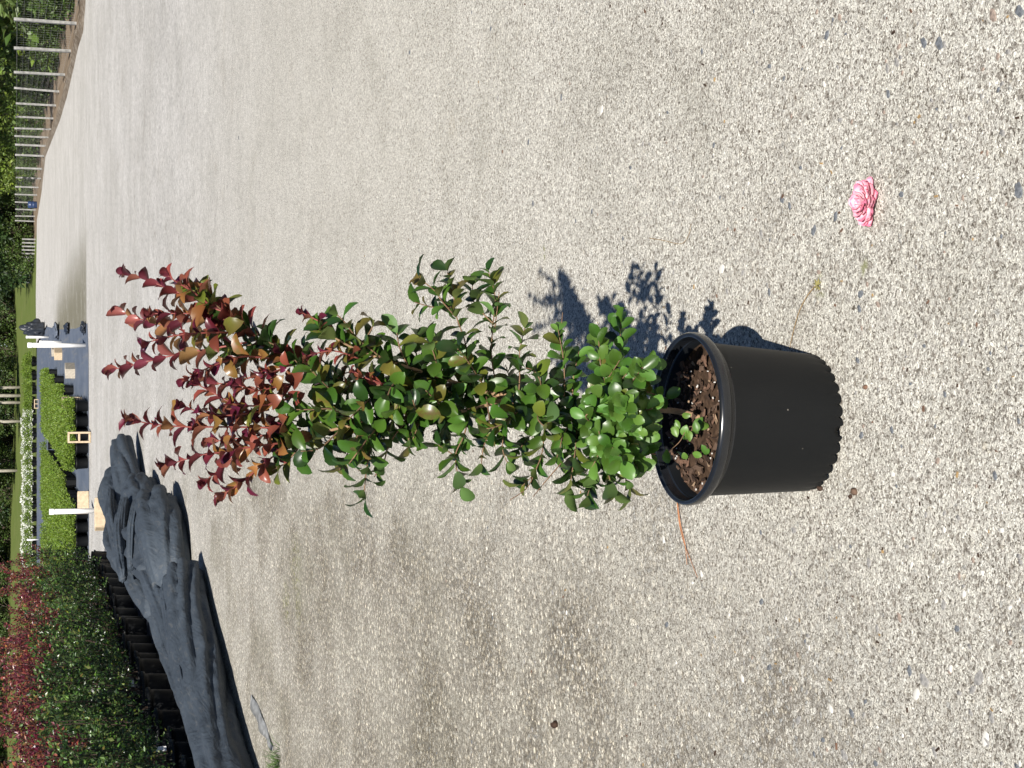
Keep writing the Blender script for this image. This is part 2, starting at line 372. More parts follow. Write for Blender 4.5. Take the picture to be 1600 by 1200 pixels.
# ------------------------------------------------------------------ ground, pavement, weed mat
def ss(a, b, x):
    x = max(0.0, min(1.0, (x - a) / (b - a))); return x * x * (3 - 2 * x)
def terr(x, y):
    z = -0.008
    z += max(0.0, y - 112) * (0.0225 + 0.016 * ss(-4, 32, -x)) * ss(112, 124, y)
    z += ss(8.6, 14, x - 0.05 * max(0, min(y, 80) - 30)) * 0.5 * ss(6, 20, y) * (1 - ss(100, 140, y))
    return z
def ground_sheet():
    mb = MB()
    xs = [-900, -400, -200, -120, -80, -60, -45, -35, -28, -22, -17, -13, -9, -6, -3, 0, 3, 5, 6, 7, 8, 9, 10, 11, 12, 13, 14, 15, 17, 20, 24, 30, 40, 60, 90, 150, 400, 900]
    ys = [-300, -100, -40, -10, 0, 6, 12, 18, 24, 30, 34, 38, 42, 47, 52, 58, 64, 70, 77, 84, 90, 96, 100, 104, 108, 112, 115, 118, 121, 124, 128, 135, 145, 155, 165, 180, 220, 300, 450, 900, 2000]
    def zz(x, y):
        z = terr(x, min(y, 230)); return z
    v = [(x, y, zz(x, y)) for y in ys for x in xs]; n = len(xs)
    f = [(j * n + i, j * n + i + 1, (j + 1) * n + i + 1, (j + 1) * n + i) for j in range(len(ys) - 1) for i in range(n - 1)]
    mb.add(v, f); o = mb.build('ground', M['ground']); tag(o, kind='structure', label='grass and bare dirt around the concrete yard')
ground_sheet()
def flat_poly(name, pts, z, mat, label, thick=None):
    bm = bmesh.new()
    vs_ = [bm.verts.new((p[0], p[1], z)) for p in pts]; fc = bm.faces.new(vs_)
    if fc.normal.z < 0: fc.normal_flip()
    bmesh.ops.triangulate(bm, faces=bm.faces[:])
    if thick:
        pass
    me = bpy.data.meshes.new(name); bm.to_mesh(me); bm.free(); me.materials.append(mat)
    o = link(name, me); tag(o, kind='structure', label=label); return o
EDGE = [(134, 0), (130, 50), (122, 75), (115, 107), (105, 150), (94, 187), (82, 217), (71, 245), (65, 300)]
edge_pts = [gnd(*p) for p in EDGE]
pave = [(-40, -12), (9.5, -12), (9.0, 10), (8.0, 24)] + [(p.x, p.y) for p in edge_pts] + [(10.6, 104), (6.0, 110), (2.7, 108), (2.6, 70), (1.9, 66), (-14, 66), (-14, 30), (-40, 30)]
pavement = flat_poly('concrete_pavement', pave, 0.0, M['concrete'], 'pale weathered concrete yard with exposed sand and pebbles')
flat_poly('weed_mat', [(-14, 29.6), (-6, 29.7), (-2, 29.5), (0.6, 29.7), (1.15, 30.2), (1.25, 36), (1.7, 50), (2.5, 70), (2.4, 104), (-18, 107), (-18, 60)], 0.004, M['weed_mat'], 'blue grey woven weed mat under the potted plant beds')
flat_poly('ground_cloth', [(-9, 6), (-2.42, 6), (-2.36, 12), (-2.2, 18), (-2.05, 23.6), (-9, 23.6)], 0.005, M['dark_plastic'], 'black ground cloth under the row of potted shrubs at left')
# raised litter strip along the right hand edge of the pavement
mb = MB(); prof_n = 5
path = [Vector((8.2, 20, 0)), Vector((8.0, 25, 0))] + edge_pts
path = [p + Vector((0.22, 0, 0)) for p in path]
sub = []
for a, b in zip(path[:-1], path[1:]):
    for k in range(10): sub.append(a.lerp(b, k / 10))
sub.append(path[-1])
v = []; f = []
for i, p in enumerate(sub):
    for k in range(prof_n):
        u = k / (prof_n - 1); w = 0.42
        z = 0.11 * math.sin(math.pi * u) * (0.7 + 0.9 * mnoise.noise(Vector((p.x * 3, p.y * 3, k)))) - 0.004
        v.append((p.x + (u - 0.5) * w + 0.06 * mnoise.noise(Vector((p.y * 2, k, 3))), p.y, z))
for i in range(len(sub) - 1):
    for k in range(prof_n - 1):
        f.append((i * prof_n + k, i * prof_n + k + 1, (i + 1) * prof_n + k + 1, (i + 1) * prof_n + k))
mb.add(v, f); tag(mb.build('leaf_litter', M['litter']), kind='stuff', label='brown strip of dirt and leaf litter along the fence')

# stones set in the concrete
M['stone_blue'] = simple('blue_grey_stone', (0.145, 0.155, 0.168), 0.85, 0.55, 2.2, 0.15, 0.6)
M['stone_grey'] = simple('grey_stone', (0.29, 0.28, 0.265), 0.85, 0.45, 2.2, 0.15, 0.6)
M['stone_brown'] = simple('brown_stone', (0.29, 0.23, 0.19), 0.85, 0.45, 2.2, 0.15, 0.6)
M['stone_white'] = simple('white_stone', (0.60, 0.58, 0.53), 0.8, 0.12, 60)
def stone_mesh(mat, seed):
    bm = bmesh.new(); bmesh.ops.create_icosphere(bm, subdivisions=1, radius=1.0)
    rs = random.Random(seed)
    ang = rs.uniform(0, 6.28)
    for vv in bm.verts:
        d = 1 + 0.5 * mnoise.noise(vv.co * 1.3 + Vector((seed * 3.1, 0, 0)))
        vv.co = Vector((vv.co.x * d * 1.0, vv.co.y * d * 0.66, min(vv.co.z, 0.35)))
    me = bpy.data.meshes.new('stone'); bm.to_mesh(me); bm.free(); me.materials.append(mat); me.shade_smooth(); return me
stone_kinds = {k: [stone_mesh(M['stone_' + k], i * 7 + j) for j in range(3)] for i, k in enumerate(('blue', 'grey', 'brown', 'white'))}
def stone(x, y, r, kind, rot=None):
    o = link('stone', random.choice(stone_kinds[kind]), pavement, (x, y, 0.0), (random.gauss(0, .03), random.gauss(0, .03), random.uniform(0, 6.28) if rot is None else rot), (r, r, 0.0035))
    return o
for (px, py, r, k) in ((1097, 80, .006, 'blue'), (1292, 55, .008, 'blue'), (1468, 66, .011, 'blue'), (1444, 68, .009, 'blue'), (1552, 25, .010, 'brown'), (1387, 107, .007, 'grey'), (1402, 98, .008, 'grey'),
        (1312, 27, .007, 'brown'), (1592, 297, .011, 'blue'), (1388, 148, .007, 'blue'), (1476, 70, .006, 'grey'), (1222, 312, .008, 'blue'), (1234, 323, .007, 'blue'), (1306, 338, .008, 'blue'), (1271, 361, .010, 'blue'),
        (1202, 456, .007, 'blue'), (1345, 460, .008, 'blue'), (1128, 420, .013, 'white'), (877, 153, .009, 'blue'), (767, 45, .008, 'blue'), (640, 82, .010, 'blue'), (826, 222, .008, 'blue'), (833, 318, .008, 'blue'),
        (1137, 358, .004, 'brown'), (1190, 365, .007, 'grey'), (1077, 368, .006, 'grey'), (940, 172, .013, 'white'), (1241, 828, .008, 'grey'), (1445, 1063, .012, 'grey'), (1530, 1060, .013, 'grey'), (1248, 1125, .010, 'grey'), (1540, 1155, .012, 'white'),
        (1432, 1085, .011, 'white'), (1320, 1180, .011, 'grey'), (1160, 1060, .008, 'white'), (1593, 16, .010, 'blue'), (1541, 1160, .009, 'grey'), (1465, 720, .006, 'brown'), (520, 140, .008, 'blue'), (373, 215, .016, 'blue'), (1190, 940, .007, 'blue')):
    g = gnd(px, py); stone(g.x, g.y, r * 1.2, k)
cnt = 0
while cnt < 255:
    px = random.uniform(420, 1600); py = random.uniform(0, 1200)
    if random.random() > (px / 1600) ** 1.2: continue
    if 480 < py < 820 and px < 1330: continue
    if px < 560 and py > 760: continue
    if 1300 < px < 1400 and 250 < py < 380: continue
    g = gnd(px, py)
    left = py > 800
    k = random.choices(('blue', 'grey', 'brown', 'white'), (2, 4, 1.6, 3) if left else (4, 4, 2.5, 0.7))[0]
    stone(g.x, g.y, random.choice((.0035, .004, .0045, .005, .006, .0075)) * (1.25 if left else 1), k); cnt += 1

# ------------------------------------------------------------------ leaves
def leaf_geo(width=0.56, cup=0.10, recurve=0.25, tip=0.9, wave=0.03, seed=0, nr=7, nc=5):
    """obovate leaf, base at the origin, unit length along +Y, upper side +Z"""
    rs = random.Random(seed); v = []; f = []
    ph = rs.uniform(0, 6.28)
    pk = 0.57
    for j in range(nr):
        u = (1 - math.cos(math.pi * j / (nr - 1))) / 2
        q = (u - pk) / (pk if u < pk else 1 - pk)
        w = width * 0.5 * max(0.0, 1 - abs(q) ** (1.75 if u < pk else 2.1)) ** (0.80 if u < pk else 0.60)
        w = max(w, width * (.03 if j == 0 else .012))
        a = recurve * u * u * 1.6
        yy = math.sin(a) / a * u if a > 1e-4 else u
        zz = -(1 - math.cos(a)) / a * u if a > 1e-4 else 0
        for i in range(nc):
            s = i / (nc - 1) * 2 - 1
            x = s * w
            z = zz + cup * (abs(s) ** 1.4) * w * 2.2 + wave * math.sin(u * 7 + ph + s * 2) * abs(s)
            v.append((x, yy, z))
    for j in range(nr - 1):
        for i in range(nc - 1):
            q = j * nc + i; f.append((q, q + 1, q + nc + 1, q + nc))
    return v, f
LEAF_SHAPES = {
    'round': [leaf_geo(0.68, 0.12, 0.25, seed=1), leaf_geo(0.72, 0.06, 0.4, seed=2), leaf_geo(0.64, 0.18, 0.15, seed=3)],
    'oval': [leaf_geo(0.62, 0.14, 0.32, seed=4), leaf_geo(0.66, 0.20, 0.20, seed=5), leaf_geo(0.58, 0.12, 0.5, seed=6)],
    'curl': [leaf_geo(0.62, 0.24, 0.55, seed=7), leaf_geo(0.56, 0.30, 0.42, seed=8), leaf_geo(0.64, 0.20, 0.80, seed=9)],
}
leaf_me = {}
def leaf_mesh(shape, k, mat):
    key = (shape, k, mat)
    if key not in leaf_me:
        v, f = LEAF_SHAPES[shape][k]; mb = MB(); mb.add(v, f); leaf_me[key] = mb.mesh('leaf', M[mat])
    return leaf_me[key]
def frame(D, N):
    """matrix whose Y is D and Z is close to N"""
    D = D.normalized(); X = D.cross(N)
    if X.length < 1e-4: X = D.cross(Vector((0.3, 0.5, 0.8)))
    X.normalize(); N = X.cross(D)
    return Matrix(((X.x, D.x, N.x), (X.y, D.y, N.y), (X.z, D.z, N.z)))
def rvec(s=1.0):
    return Vector((random.gauss(0, s), random.gauss(0, s), random.gauss(0, s)))

# ------------------------------------------------------------------ main potted shrub
Y0 = 2.345
BASE = Vector((-0.0655, Y0, 0.0))
shrub = empty('potted_shrub', BASE)
tag(shrub, 'tall red-topped shrub in a black nursery pot standing alone on the concrete', 'potted plant')
def rel(p): return Vector(p) - BASE
POT_TILT = R(2.0)
pot_rot = (0, POT_TILT, 0)
NL = 34
def pot_mod(r, z, a):
    k = 1 - ss(0.0, 0.015, z)
    lob = abs(math.sin(a * NL / 2)) ** 0.6
    jag = mnoise.noise(Vector((math.cos(a) * 5, math.sin(a) * 5, 1.7)))
    rr = r - 0.0035 * k * (1 - lob)
    zz = z + k * (0.0055 * (1 - lob) + 0.002 * jag)
    if abs(((a + math.pi / 2 + 0.10 + math.pi) % (2 * math.pi)) - math.pi) < 0.07 and z < 0.004: zz += 0.012
    return rr, zz
mb = MB()
outer = [(0.1165, 0.001), (0.1170, 0.008), (0.1178, 0.018), (0.1190, 0.04), (0.1225, 0.10), (0.1262, 0.165), (0.1290, 0.208), (0.1300, 0.2125)]
inner = [(0.1285, 0.2125), (0.1255, 0.165), (0.1230, 0.12)]
mb.lathe(outer + inner, 272, 0, pot_mod)
pot = mb.build('pot', M['pot'], shrub, rot=pot_rot)
pot.location = (0, 0, 0.002)
mb = MB()
rim = [(0.1302, 0.2100), (0.1330, 0.2095), (0.1408, 0.2125), (0.1432, 0.2155), (0.1442, 0.2215), (0.1440, 0.2275), (0.1425, 0.2312), (0.1400, 0.2328), (0.1372, 0.2325), (0.1352, 0.2305), (0.1342, 0.2265), (0.1330, 0.215), (0.1318, 0.2118), (0.1295, 0.2105), (0.1287, 0.200)]
mb.lathe(rim, 96)
mb.build('rim', M['rim'], shrub, rot=pot_rot).location = (0, 0, 0.002)
# soil and bark chips
mb = MB(); v = [(0, 0, 0.212)]; f = []
NR, NS = 14, 56
for j in range(1, NR + 1):
    r = 0.1275 * j / NR
    for k in range(NS):
        a = 2 * math.pi * k / NS; x, y = r * math.cos(a), r * math.sin(a)
        z = 0.2105 + 0.006 * mnoise.noise(Vector((x * 28, y * 28, 0))) + 0.004 * mnoise.noise(Vector((x * 90, y * 90, 4))) - 0.012 * (j / NR) ** 3
        v.append((x, y, z))
for k in range(NS): f.append((0, 1 + k, 1 + (k + 1) % NS))
for j in range(NR - 1):
    for k in range(NS):
        a = 1 + j * NS; f.append((a + k, a + NS + k, a + NS + (k + 1) % NS, a + (k + 1) % NS))
mb.add(v, f); mb.build('soil', M['soil'], shrub, rot=pot_rot)
def chip_mesh(mat, seed):
    rs = random.Random(seed); mb = MB(); mb.box((0, 0, 0), (1, rs.uniform(.22, .6), rs.uniform(.14, .3)))
    me = mb.mesh('bark_chip', M[mat], False)
    for vv in me.vertices: vv.co += Vector((rs.uniform(-.18, .18), rs.uniform(-.16, .16), rs.uniform(-.07, .07)))
    return me
chips = [(chip_mesh(m, i * 5 + j), w) for i, (m, w) in enumerate((('chip_brown', 5), ('chip_red', 4), ('chip_tan', 0.7), ('chip_dark', 2.5))) for j in range(4)]
for i in range(295):
    r = 0.1135 * math.sqrt(random.random()); a = random.uniform(0, 2 * math.pi)
    me = random.choices([c for c, w in chips], [w for c, w in chips])[0]
    s = random.uniform(0.006, 0.015) * (0.7 if random.random() < .4 else 1)
    link('bark_chip', me, shrub, (r * math.cos(a), r * math.sin(a), 0.2150 + random.uniform(-.001, .007) - 0.012 * (r / .1275) ** 3), (random.uniform(-.5, .5), random.uniform(-.5, .5), random.uniform(0, 6.28)), (s, s, s))
mb = MB()
for i in range(26):
    r = 0.115 * math.sqrt(random.random()); a = random.uniform(0, 6.28); s = random.uniform(.0010, .0022)
    mb.box((r * math.cos(a), r * math.sin(a), 0.216), (s * 1.8, s, s), 0, Matrix.Rotation(random.uniform(0, 6), 3, 'Z'))
tag(mb.build('perlite', M['perlite'], shrub, False), kind='stuff')

# stems: points are (image column, image row, depth offset from the pot's axis)
def P3(px, py, dy=0.0): return at(px, py, Y0 + dy)
def catmull(pts, n=6):
    out = []
    for i in range(len(pts) - 1):
        p0 = pts[max(i - 1, 0)]; p1 = pts[i]; p2 = pts[i + 1]; p3 = pts[min(i + 2, len(pts) - 1)]
        for k in range(n):
            t = k / n
            out.append(0.5 * ((2 * p1) + (p2 - p0) * t + (2 * p0 - 5 * p1 + 4 * p2 - p3) * t * t + (3 * p1 - p0 - 3 * p2 + p3) * t ** 3))
    out.append(pts[-1]); return out
def stem(pts, r0, r1, mat, name='branch', n=6):
    cp = catmull([rel(p) for p in pts], n); mb = MB()
    mb.tube(cp, [r0 + (r1 - r0) * i / (len(cp) - 1) for i in range(len(cp))], 7)
    mb.build(name, M[mat], shrub); return [p + BASE for p in cp]
TO_SUN = SUN_DIR.copy(); TO_CAM = (Vector((0, 0, CAM_H)) - Vector((0, Y0, 0.6))).normalized()
LEAVES = []      # (matrix, shape, mat, front weight)
def put_leaf(pos, D, N, size, shape, mat):
    fr = frame(D, N).to_4x4(); fr.translation = pos - BASE
    m = fr @ Matrix.Diagonal((size, size, size, 1))
    vis = size * (0.35 + max(0.0, abs(m.to_3x3().col[2].normalized().dot(TO_CAM)))) * (1.0 - 2.2 * (pos.y - Y0))
    LEAVES.append((m, shape, mat, vis))
def pick(p):
    ks, ws = zip(*p.items()); return random.choices(ks, ws)[0]
PAL = {
    'tip': {'maroon': 8, 'red': 2},
    'R': {'red': 6, 'maroon': 2.6, 'bronze': 2},
    'RB': {'bronze': 3.6, 'red': 4, 'olive': 1.6, 'maroon': 1.6},
    'B': {'olive': 4, 'bronze': 1.6, 'green': 3, 'dark_green': 2.5},
    'O': {'olive': 3.0, 'green': 5, 'dark_green': 3.5},
    'G': {'green': 6, 'olive': .6, 'dark_green': 3, 'bright': 1.5},
    'L': {'bright': 6, 'green': 3.5, 'olive': .4},
}
def leafy(pts, spacing, s0, s1, pal0, pal1, shape0, shape1, start=0.08, face=0.0, spread=55, bud=False, phase=None):
    """pairs of leaves along a path, size and kind running from the base to the tip"""
    L = [0.0]
    for a, b in zip(pts[:-1], pts[1:]): L.append(L[-1] + (b - a).length)
    tot = L[-1]; d = tot * start; i = 0
    ph = random.uniform(0, 3.14) if phase is None else phase
    while d <= tot:
        j = 0
        while j < len(L) - 2 and L[j + 1] < d: j += 1
        u = (d - L[j]) / max(1e-6, L[j + 1] - L[j]); p = pts[j].lerp(pts[j + 1], u); T = (pts[j + 1] - pts[j]).normalized()
        k = d / tot
        a1 = T.cross(TO_CAM); a1 = a1.normalized() if a1.length > .05 else Vector((1, 0, 0)); a2 = T.cross(a1)
        an = ph + (i % 2) * (math.pi / 2) * random.uniform(.6, 1.1)
        for sgn in (1, -1):
            S = (a1 * math.cos(an) + a2 * math.sin(an)) * sgn
            sp = R(spread * random.uniform(.75, 1.25) * (1 - 0.35 * k))
            D = T * math.cos(sp) + S * math.sin(sp) + rvec(.17)
            N = T * math.sin(sp) - S * math.cos(sp)
            N = N.normalized() * (1 - face) + (TO_SUN * .6 + TO_CAM * .5 + Vector((0, 0, .3))) * face + rvec(.18)
            s = (s0 + (s1 - s0) * k) * random.choice((.62, .8, .95, 1.0, 1.08, 1.15)) * random.uniform(.92, 1.06)
            pal = PAL[pal1 if random.random() < k else pal0]
            if bud and k > .6 and random.random() < .55: pal = PAL['tip']
            sh = shape1 if random.random() < k else shape0
            put_leaf(p + rvec(.0008), D, N, s, sh, pick(pal))
        d += spacing * (1.1 - 0.45 * k) * random.uniform(.8, 1.2); i += 1
    if bud:
        T = (pts[-1] - pts[-3]).normalized()
        for q in range(5):
            S = rvec(1).normalized(); D = T + S * 0.38
            put_leaf(pts[-1] - T * 0.004, D, T - S, s1 * random.uniform(.55, .95), 'curl', pick(PAL['tip']))

# trunk and leaders
trunk = stem([P3(1100, 655, -.005), P3(1060, 643, 0), P3(1000, 641, .005), P3(940, 651, .0), P3(880, 643, .01), P3(820, 625, .01), P3(760, 612, .01), P3(725, 602, .005)], .0052, .0042, 'tan_bark', 'main_stem')
leadB = stem([P3(760, 612, .01), P3(690, 600, .02), P3(610, 600, .02), P3(545, 603, .03), P3(497, 583, .02), P3(450, 556, .02), P3(400, 520, .03), P3(352, 488, .02), P3(318, 457, .02)], .0036, .0014, 'bark')
leadA = stem([P3(725, 602, .005), P3(650, 578, -.02), P3(600, 562, -.03), P3(560, 547, -.04), P3(530, 532, -.05), P3(500, 512, -.05)], .0032, .0012, 'tan_bark')
leadC = stem([P3(800, 620, .01), P3(735, 640, -.01), P3(660, 650, -.02), P3(600, 655, -.02), P3(535, 668, -.03), P3(480, 682, -.02), P3(440, 692, -.02)], .0034, .0018, 'tan_bark')
leafy(leadB, .013, .036, .042, 'G', 'RB', 'oval', 'oval', .10, .25)
leafy(leadA, .017, .038, .040, 'G', 'O', 'oval', 'oval', .12, .35)
leafy(leadC, .017, .038, .042, 'G', 'B', 'oval', 'oval', .12, .3)
leafy(trunk, .016, .030, .036, 'G', 'G', 'oval', 'oval', .36, .35)

def twig(pts, r0, r1, mat, **kw):
    cp = stem([P3(*p) for p in pts], r0, r1, mat, n=5); leafy(cp, **kw); return cp
RED = dict(spacing=.0178, s0=.040, s1=.026, pal0='RB', pal1='R', shape0='curl', shape1='curl', spread=50, bud=True)
for pts in (
    [(350, 488, .02), (310, 470, .03), (262, 450, .05), (200, 427, .07)],
    [(330, 478, .02), (300, 455, 0), (275, 440, -.01), (262, 430, -.01)],
    [(360, 500, .02), (310, 500, .05), (262, 508, .09), (225, 500, .12), (190, 488, .15)],
    [(365, 520, .0), (320, 520, -.03), (270, 525, -.03), (227, 536, -.03)],
    [(385, 535, .0), (330, 545, .02), (285, 552, .05), (235, 564, .08), (178, 577, .10)],
    [(420, 560, -.01), (375, 558, -.03), (325, 575, -.05), (288, 594, -.05)],
    [(350, 515, .03), (320, 492, .05), (280, 490, .06), (240, 490, .07)],
    [(470, 615, -.03), (420, 632, -.05), (370, 632, -.06), (330, 612, -.05), (308, 600, -.05)],
    [(420, 640, -.03), (370, 648, -.05), (325, 648, -.05), (287, 634, -.05)],
    [(470, 670, -.02), (410, 668, -.03), (350, 667, -.04), (290, 667, -.04), (235, 662, -.03), (204, 655, -.03)],
    [(460, 690, -.02), (400, 697, -.04), (350, 706, -.05), (310, 712, -.05), (258, 728, -.04)],
    [(400, 697, -.02), (370, 710, -.01), (345, 732, .0), (322, 750, .0)],
    [(450, 698, -.02), (415, 722, -.03), (380, 752, -.04), (346, 774, -.04)],
    [(430, 575, .01), (390, 590, .03), (350, 600, .04), (315, 590, .05)],
    [(440, 650, .02), (400, 655, .03), (350, 640, .04), (305, 660, .05)],
    [(455, 690, .0), (420, 680, .03), (370, 685, .04), (330, 690, .05)],
    [(460, 600, .0), (430, 605, -.03), (400, 610, -.04), (370, 600, -.04)],
): twig(pts, .0017, .0008, 'red_stem', **RED)
MINI = dict(spacing=.016, s0=.028, s1=.016, pal0='R', pal1='tip', shape0='curl', shape1='curl', spread=50, bud=True)
for pts in ([(520, 512, -.05), (495, 500, -.05), (470, 488, -.05)], [(560, 560, -.05), (520, 548, -.06), (480, 556, -.06)], [(600, 600, -.05), (575, 592, -.06), (552, 580, -.06)], [(625, 628, -.05), (608, 630, -.06), (596, 627, -.06)], [(455, 570, -.02), (430, 580, -.04), (410, 585, -.05)]):
    twig(pts, .0014, .0008, 'red_stem', **MINI)

MID = dict(spacing=.0188, s0=.038, s1=.035, pal0='O', pal1='O', shape0='oval', shape1='oval', spread=66, face=.16)
for pts in (
    [(600, 562, -.03), (560, 530, -.05), (540, 505, -.06), (525, 490, -.06)],
    [(560, 547, -.04), (580, 515, -.05), (585, 500, -.05)],
    [(640, 578, -.02), (625, 545, -.03), (620, 520, -.03)],
    [(660, 580, -.01), (650, 550, .02), (655, 520, .03)],
    [(540, 600, .03), (500, 560, .05), (470, 545, .06)],
    [(480, 575, .02), (445, 545, .04), (430, 530, .05), (425, 520, .05)],
    [(450, 556, .02), (420, 535, .02), (385, 540, .02), (355, 540, .02)],
    [(430, 545, .02), (400, 560, .04), (370, 560, .05), (340, 530, .05)],
    [(352, 488, .02), (330, 470, .01), (318, 452, .01)],
    [(600, 600, .0), (575, 625, -.06), (560, 640, -.08), (545, 655, -.08)],
    [(640, 590, .0), (615, 600, -.07), (605, 620, -.09)],
    [(660, 600, .0), (630, 618, -.07), (618, 640, -.09)],
    [(560, 660, -.02), (520, 640, -.06), (490, 640, -.07), (460, 640, -.07)],
    [(535, 668, -.03), (500, 700, -.05), (470, 705, -.06)],
    [(500, 680, -.02), (470, 660, .02), (440, 655, .04)],
    [(480, 682, -.02), (450, 720, -.03), (425, 735, -.03)],
    [(600, 600, .02), (560, 580, .06), (520, 590, .08)],
    [(560, 660, -.02), (530, 690, .03), (500, 690, .05)],
): twig(pts, .0015, .0008, 'bark', **MID)
LEFT = dict(spacing=.0185, s0=.039, s1=.034, pal0='G', pal1='O', shape0='oval', shape1='oval', spread=64, face=.16)
for pts in (
    [(600, 655, -.02), (580, 700, -.04), (572, 740, -.05), (568, 782, -.05)],
    [(640, 652, -.02), (610, 690, -.03), (600, 720, -.03), (585, 745, -.03)],
    [(570, 662, -.02), (545, 705, -.03), (530, 735, -.03)],
    [(600, 655, -.02), (575, 685, -.08), (560, 705, -.1), (545, 725, -.1)],
    [(660, 650, -.02), (640, 680, -.03), (640, 700, -.03)],
    [(620, 655, 0), (590, 680, .05), (570, 710, .06)],
    [(660, 650, -.02), (650, 640, -.08), (645, 625, -.1)],
    [(700, 645, -.01), (680, 625, -.06), (665, 610, -.08)],
): twig(pts, .0014, .0008, 'bark', **LEFT)
SIDE = dict(spacing=.0172, s0=.033, s1=.033, pal0='G', pal1='O', shape0='oval', shape1='round', spread=64, face=.14)
for pts in (
    [(735, 602, .0), (728, 540, -.02), (712, 490, -.03), (708, 450, -.03), (698, 424, -.03)],
    [(712, 495, -.03), (690, 470, -.04), (680, 455, -.04), (655, 435, -.04)],
    [(705, 480, -.03), (690, 482, -.02), (668, 478, -.02), (648, 472, -.02)],
    [(778, 612, .0), (768, 560, -.02), (770, 510, -.03), (774, 465, -.03), (762, 420, -.03)],
    [(770, 505, -.03), (755, 490, -.02), (740, 470, -.01), (738, 440, -.01)],
    [(810, 622, .0), (812, 590, -.02), (812, 550, -.02), (820, 512, -.02)],
    [(740, 605, .0), (700, 570, .05), (680, 540, .07), (670, 520, .07)],
    [(760, 610, .0), (735, 570, -.07), (715, 545, -.09)],
    [(690, 595, .0), (680, 560, -.06), (672, 535, -.07)],
    [(735, 640, -.01), (725, 680, -.03), (712, 710, -.03), (715, 740, -.03), (722, 762, -.03)],
    [(715, 715, -.03), (700, 705, -.03), (685, 695, -.03)],
    [(760, 620, .0), (765, 670, -.04), (755, 700, -.05), (752, 728, -.05)],
    [(790, 620, .0), (790, 660, -.05), (785, 700, -.06), (795, 728, -.06)],
    [(830, 628, .0), (800, 650, -.08), (780, 665, -.1), (760, 670, -.1)],
    [(850, 634, .0), (850, 680, -.04), (845, 715, -.05), (830, 745, -.05), (815, 760, -.05)],
    [(840, 630, .0), (845, 600, -.05), (835, 580, -.06), (822, 575, -.06)],
    [(860, 636, .0), (840, 650, -.08), (850, 665, -.1), (862, 655, -.1)],
    [(700, 640, 0), (690, 660, .05), (700, 690, .06)],
    [(820, 625, 0), (800, 600, .06), (790, 570, .08)],
): twig(pts, .0013, .0007, 'bark', **SIDE)
for pts in ([(845, 715, -.05), (825, 760, -.05), (797, 781, -.05)], [(880, 720, -.05), (850, 755, -.05), (833, 776, -.05)], [(772, 520, -.03), (776, 490, -.03), (780, 456, -.03)], [(880, 560, -.02), (877, 520, -.02), (879, 488, -.02)]):
    stem([P3(*p) for p in pts], .0011, .0006, 'bark')
LOW = dict(spacing=.015, s0=.028, s1=.029, pal0='G', pal1='L', shape0='round', shape1='round', spread=65, face=.55)
for pts in (
    [(880, 643, .01), (882, 600, -.02), (880, 560, -.03), (872, 515, -.03)],
    [(895, 645, .01), (895, 600, .0), (900, 570, .0), (905, 548, .0)],
    [(960, 648, .0), (962, 600, -.03), (968, 550, -.04), (970, 490, -.04)],
    [(940, 650, .0), (945, 600, -.06), (938, 565, -.08), (935, 520, -.08)],
    [(955, 648, .0), (955, 610, .03), (948, 570, .04), (940, 540, .04)],
    [(985, 642, .0), (990, 600, -.05), (1000, 575, -.06), (1020, 566, -.06)],
    [(975, 645, .0), (985, 610, -.08), (995, 600, -.1), (1005, 598, -.1)],
    [(985, 643, .0), (1000, 640, -.08), (1015, 640, -.11), (1024, 634, -.11)],
    [(960, 648, .0), (965, 620, -.09), (975, 615, -.12), (985, 612, -.12)],
    [(970, 646, .0), (985, 665, -.08), (1000, 672, -.1), (1018, 665, -.1)],
    [(975, 646, .0), (985, 690, -.07), (1000, 705, -.08), (1025, 710, -.08)],
    [(960, 648, .0), (965, 680, -.09), (970, 700, -.12), (985, 720, -.12)],
    [(940, 650, .0), (940, 690, -.07), (935, 710, -.09), (925, 730, -.09)],
    [(930, 651, .0), (925, 660, -.09), (915, 650, -.12), (930, 640, -.12)],
    [(950, 650, .0), (940, 630, -.09), (930, 620, -.12), (925, 630, -.12)],
    [(960, 650, .0), (950, 680, -.08), (940, 690, -.11), (935, 670, -.11)],
    [(950, 650, .0), (970, 630, -.1), (960, 640, -.14), (970, 660, -.14)],
    [(900, 646, .0), (880, 680, -.05), (875, 700, -.06), (870, 715, -.06)],
    [(985, 642, 0), (1000, 620, .05), (1010, 600, .07)],
    [(970, 645, 0), (990, 670, .04), (1010, 690, .05)],
): twig(pts, .0013, .0007, 'bark', **LOW)
DROOP = dict(spacing=.016, s0=.036, s1=.040, pal0='G', pal1='O', shape0='oval', shape1='oval', spread=50, face=.1)
for pts in (
    [(920, 650, .0), (925, 690, -.04), (928, 730, -.05), (918, 775, -.06)],
    [(940, 652, .0), (945, 700, -.03), (950, 735, -.04), (955, 760, -.04)],
    [(960, 650, .0), (965, 700, -.02), (972, 735, -.02), (985, 762, -.02)],
    [(900, 646, .0), (900, 690, -.04), (895, 730, -.05), (890, 765, -.05)],
): twig(pts, .0013, .0007, 'bark', **DROOP)
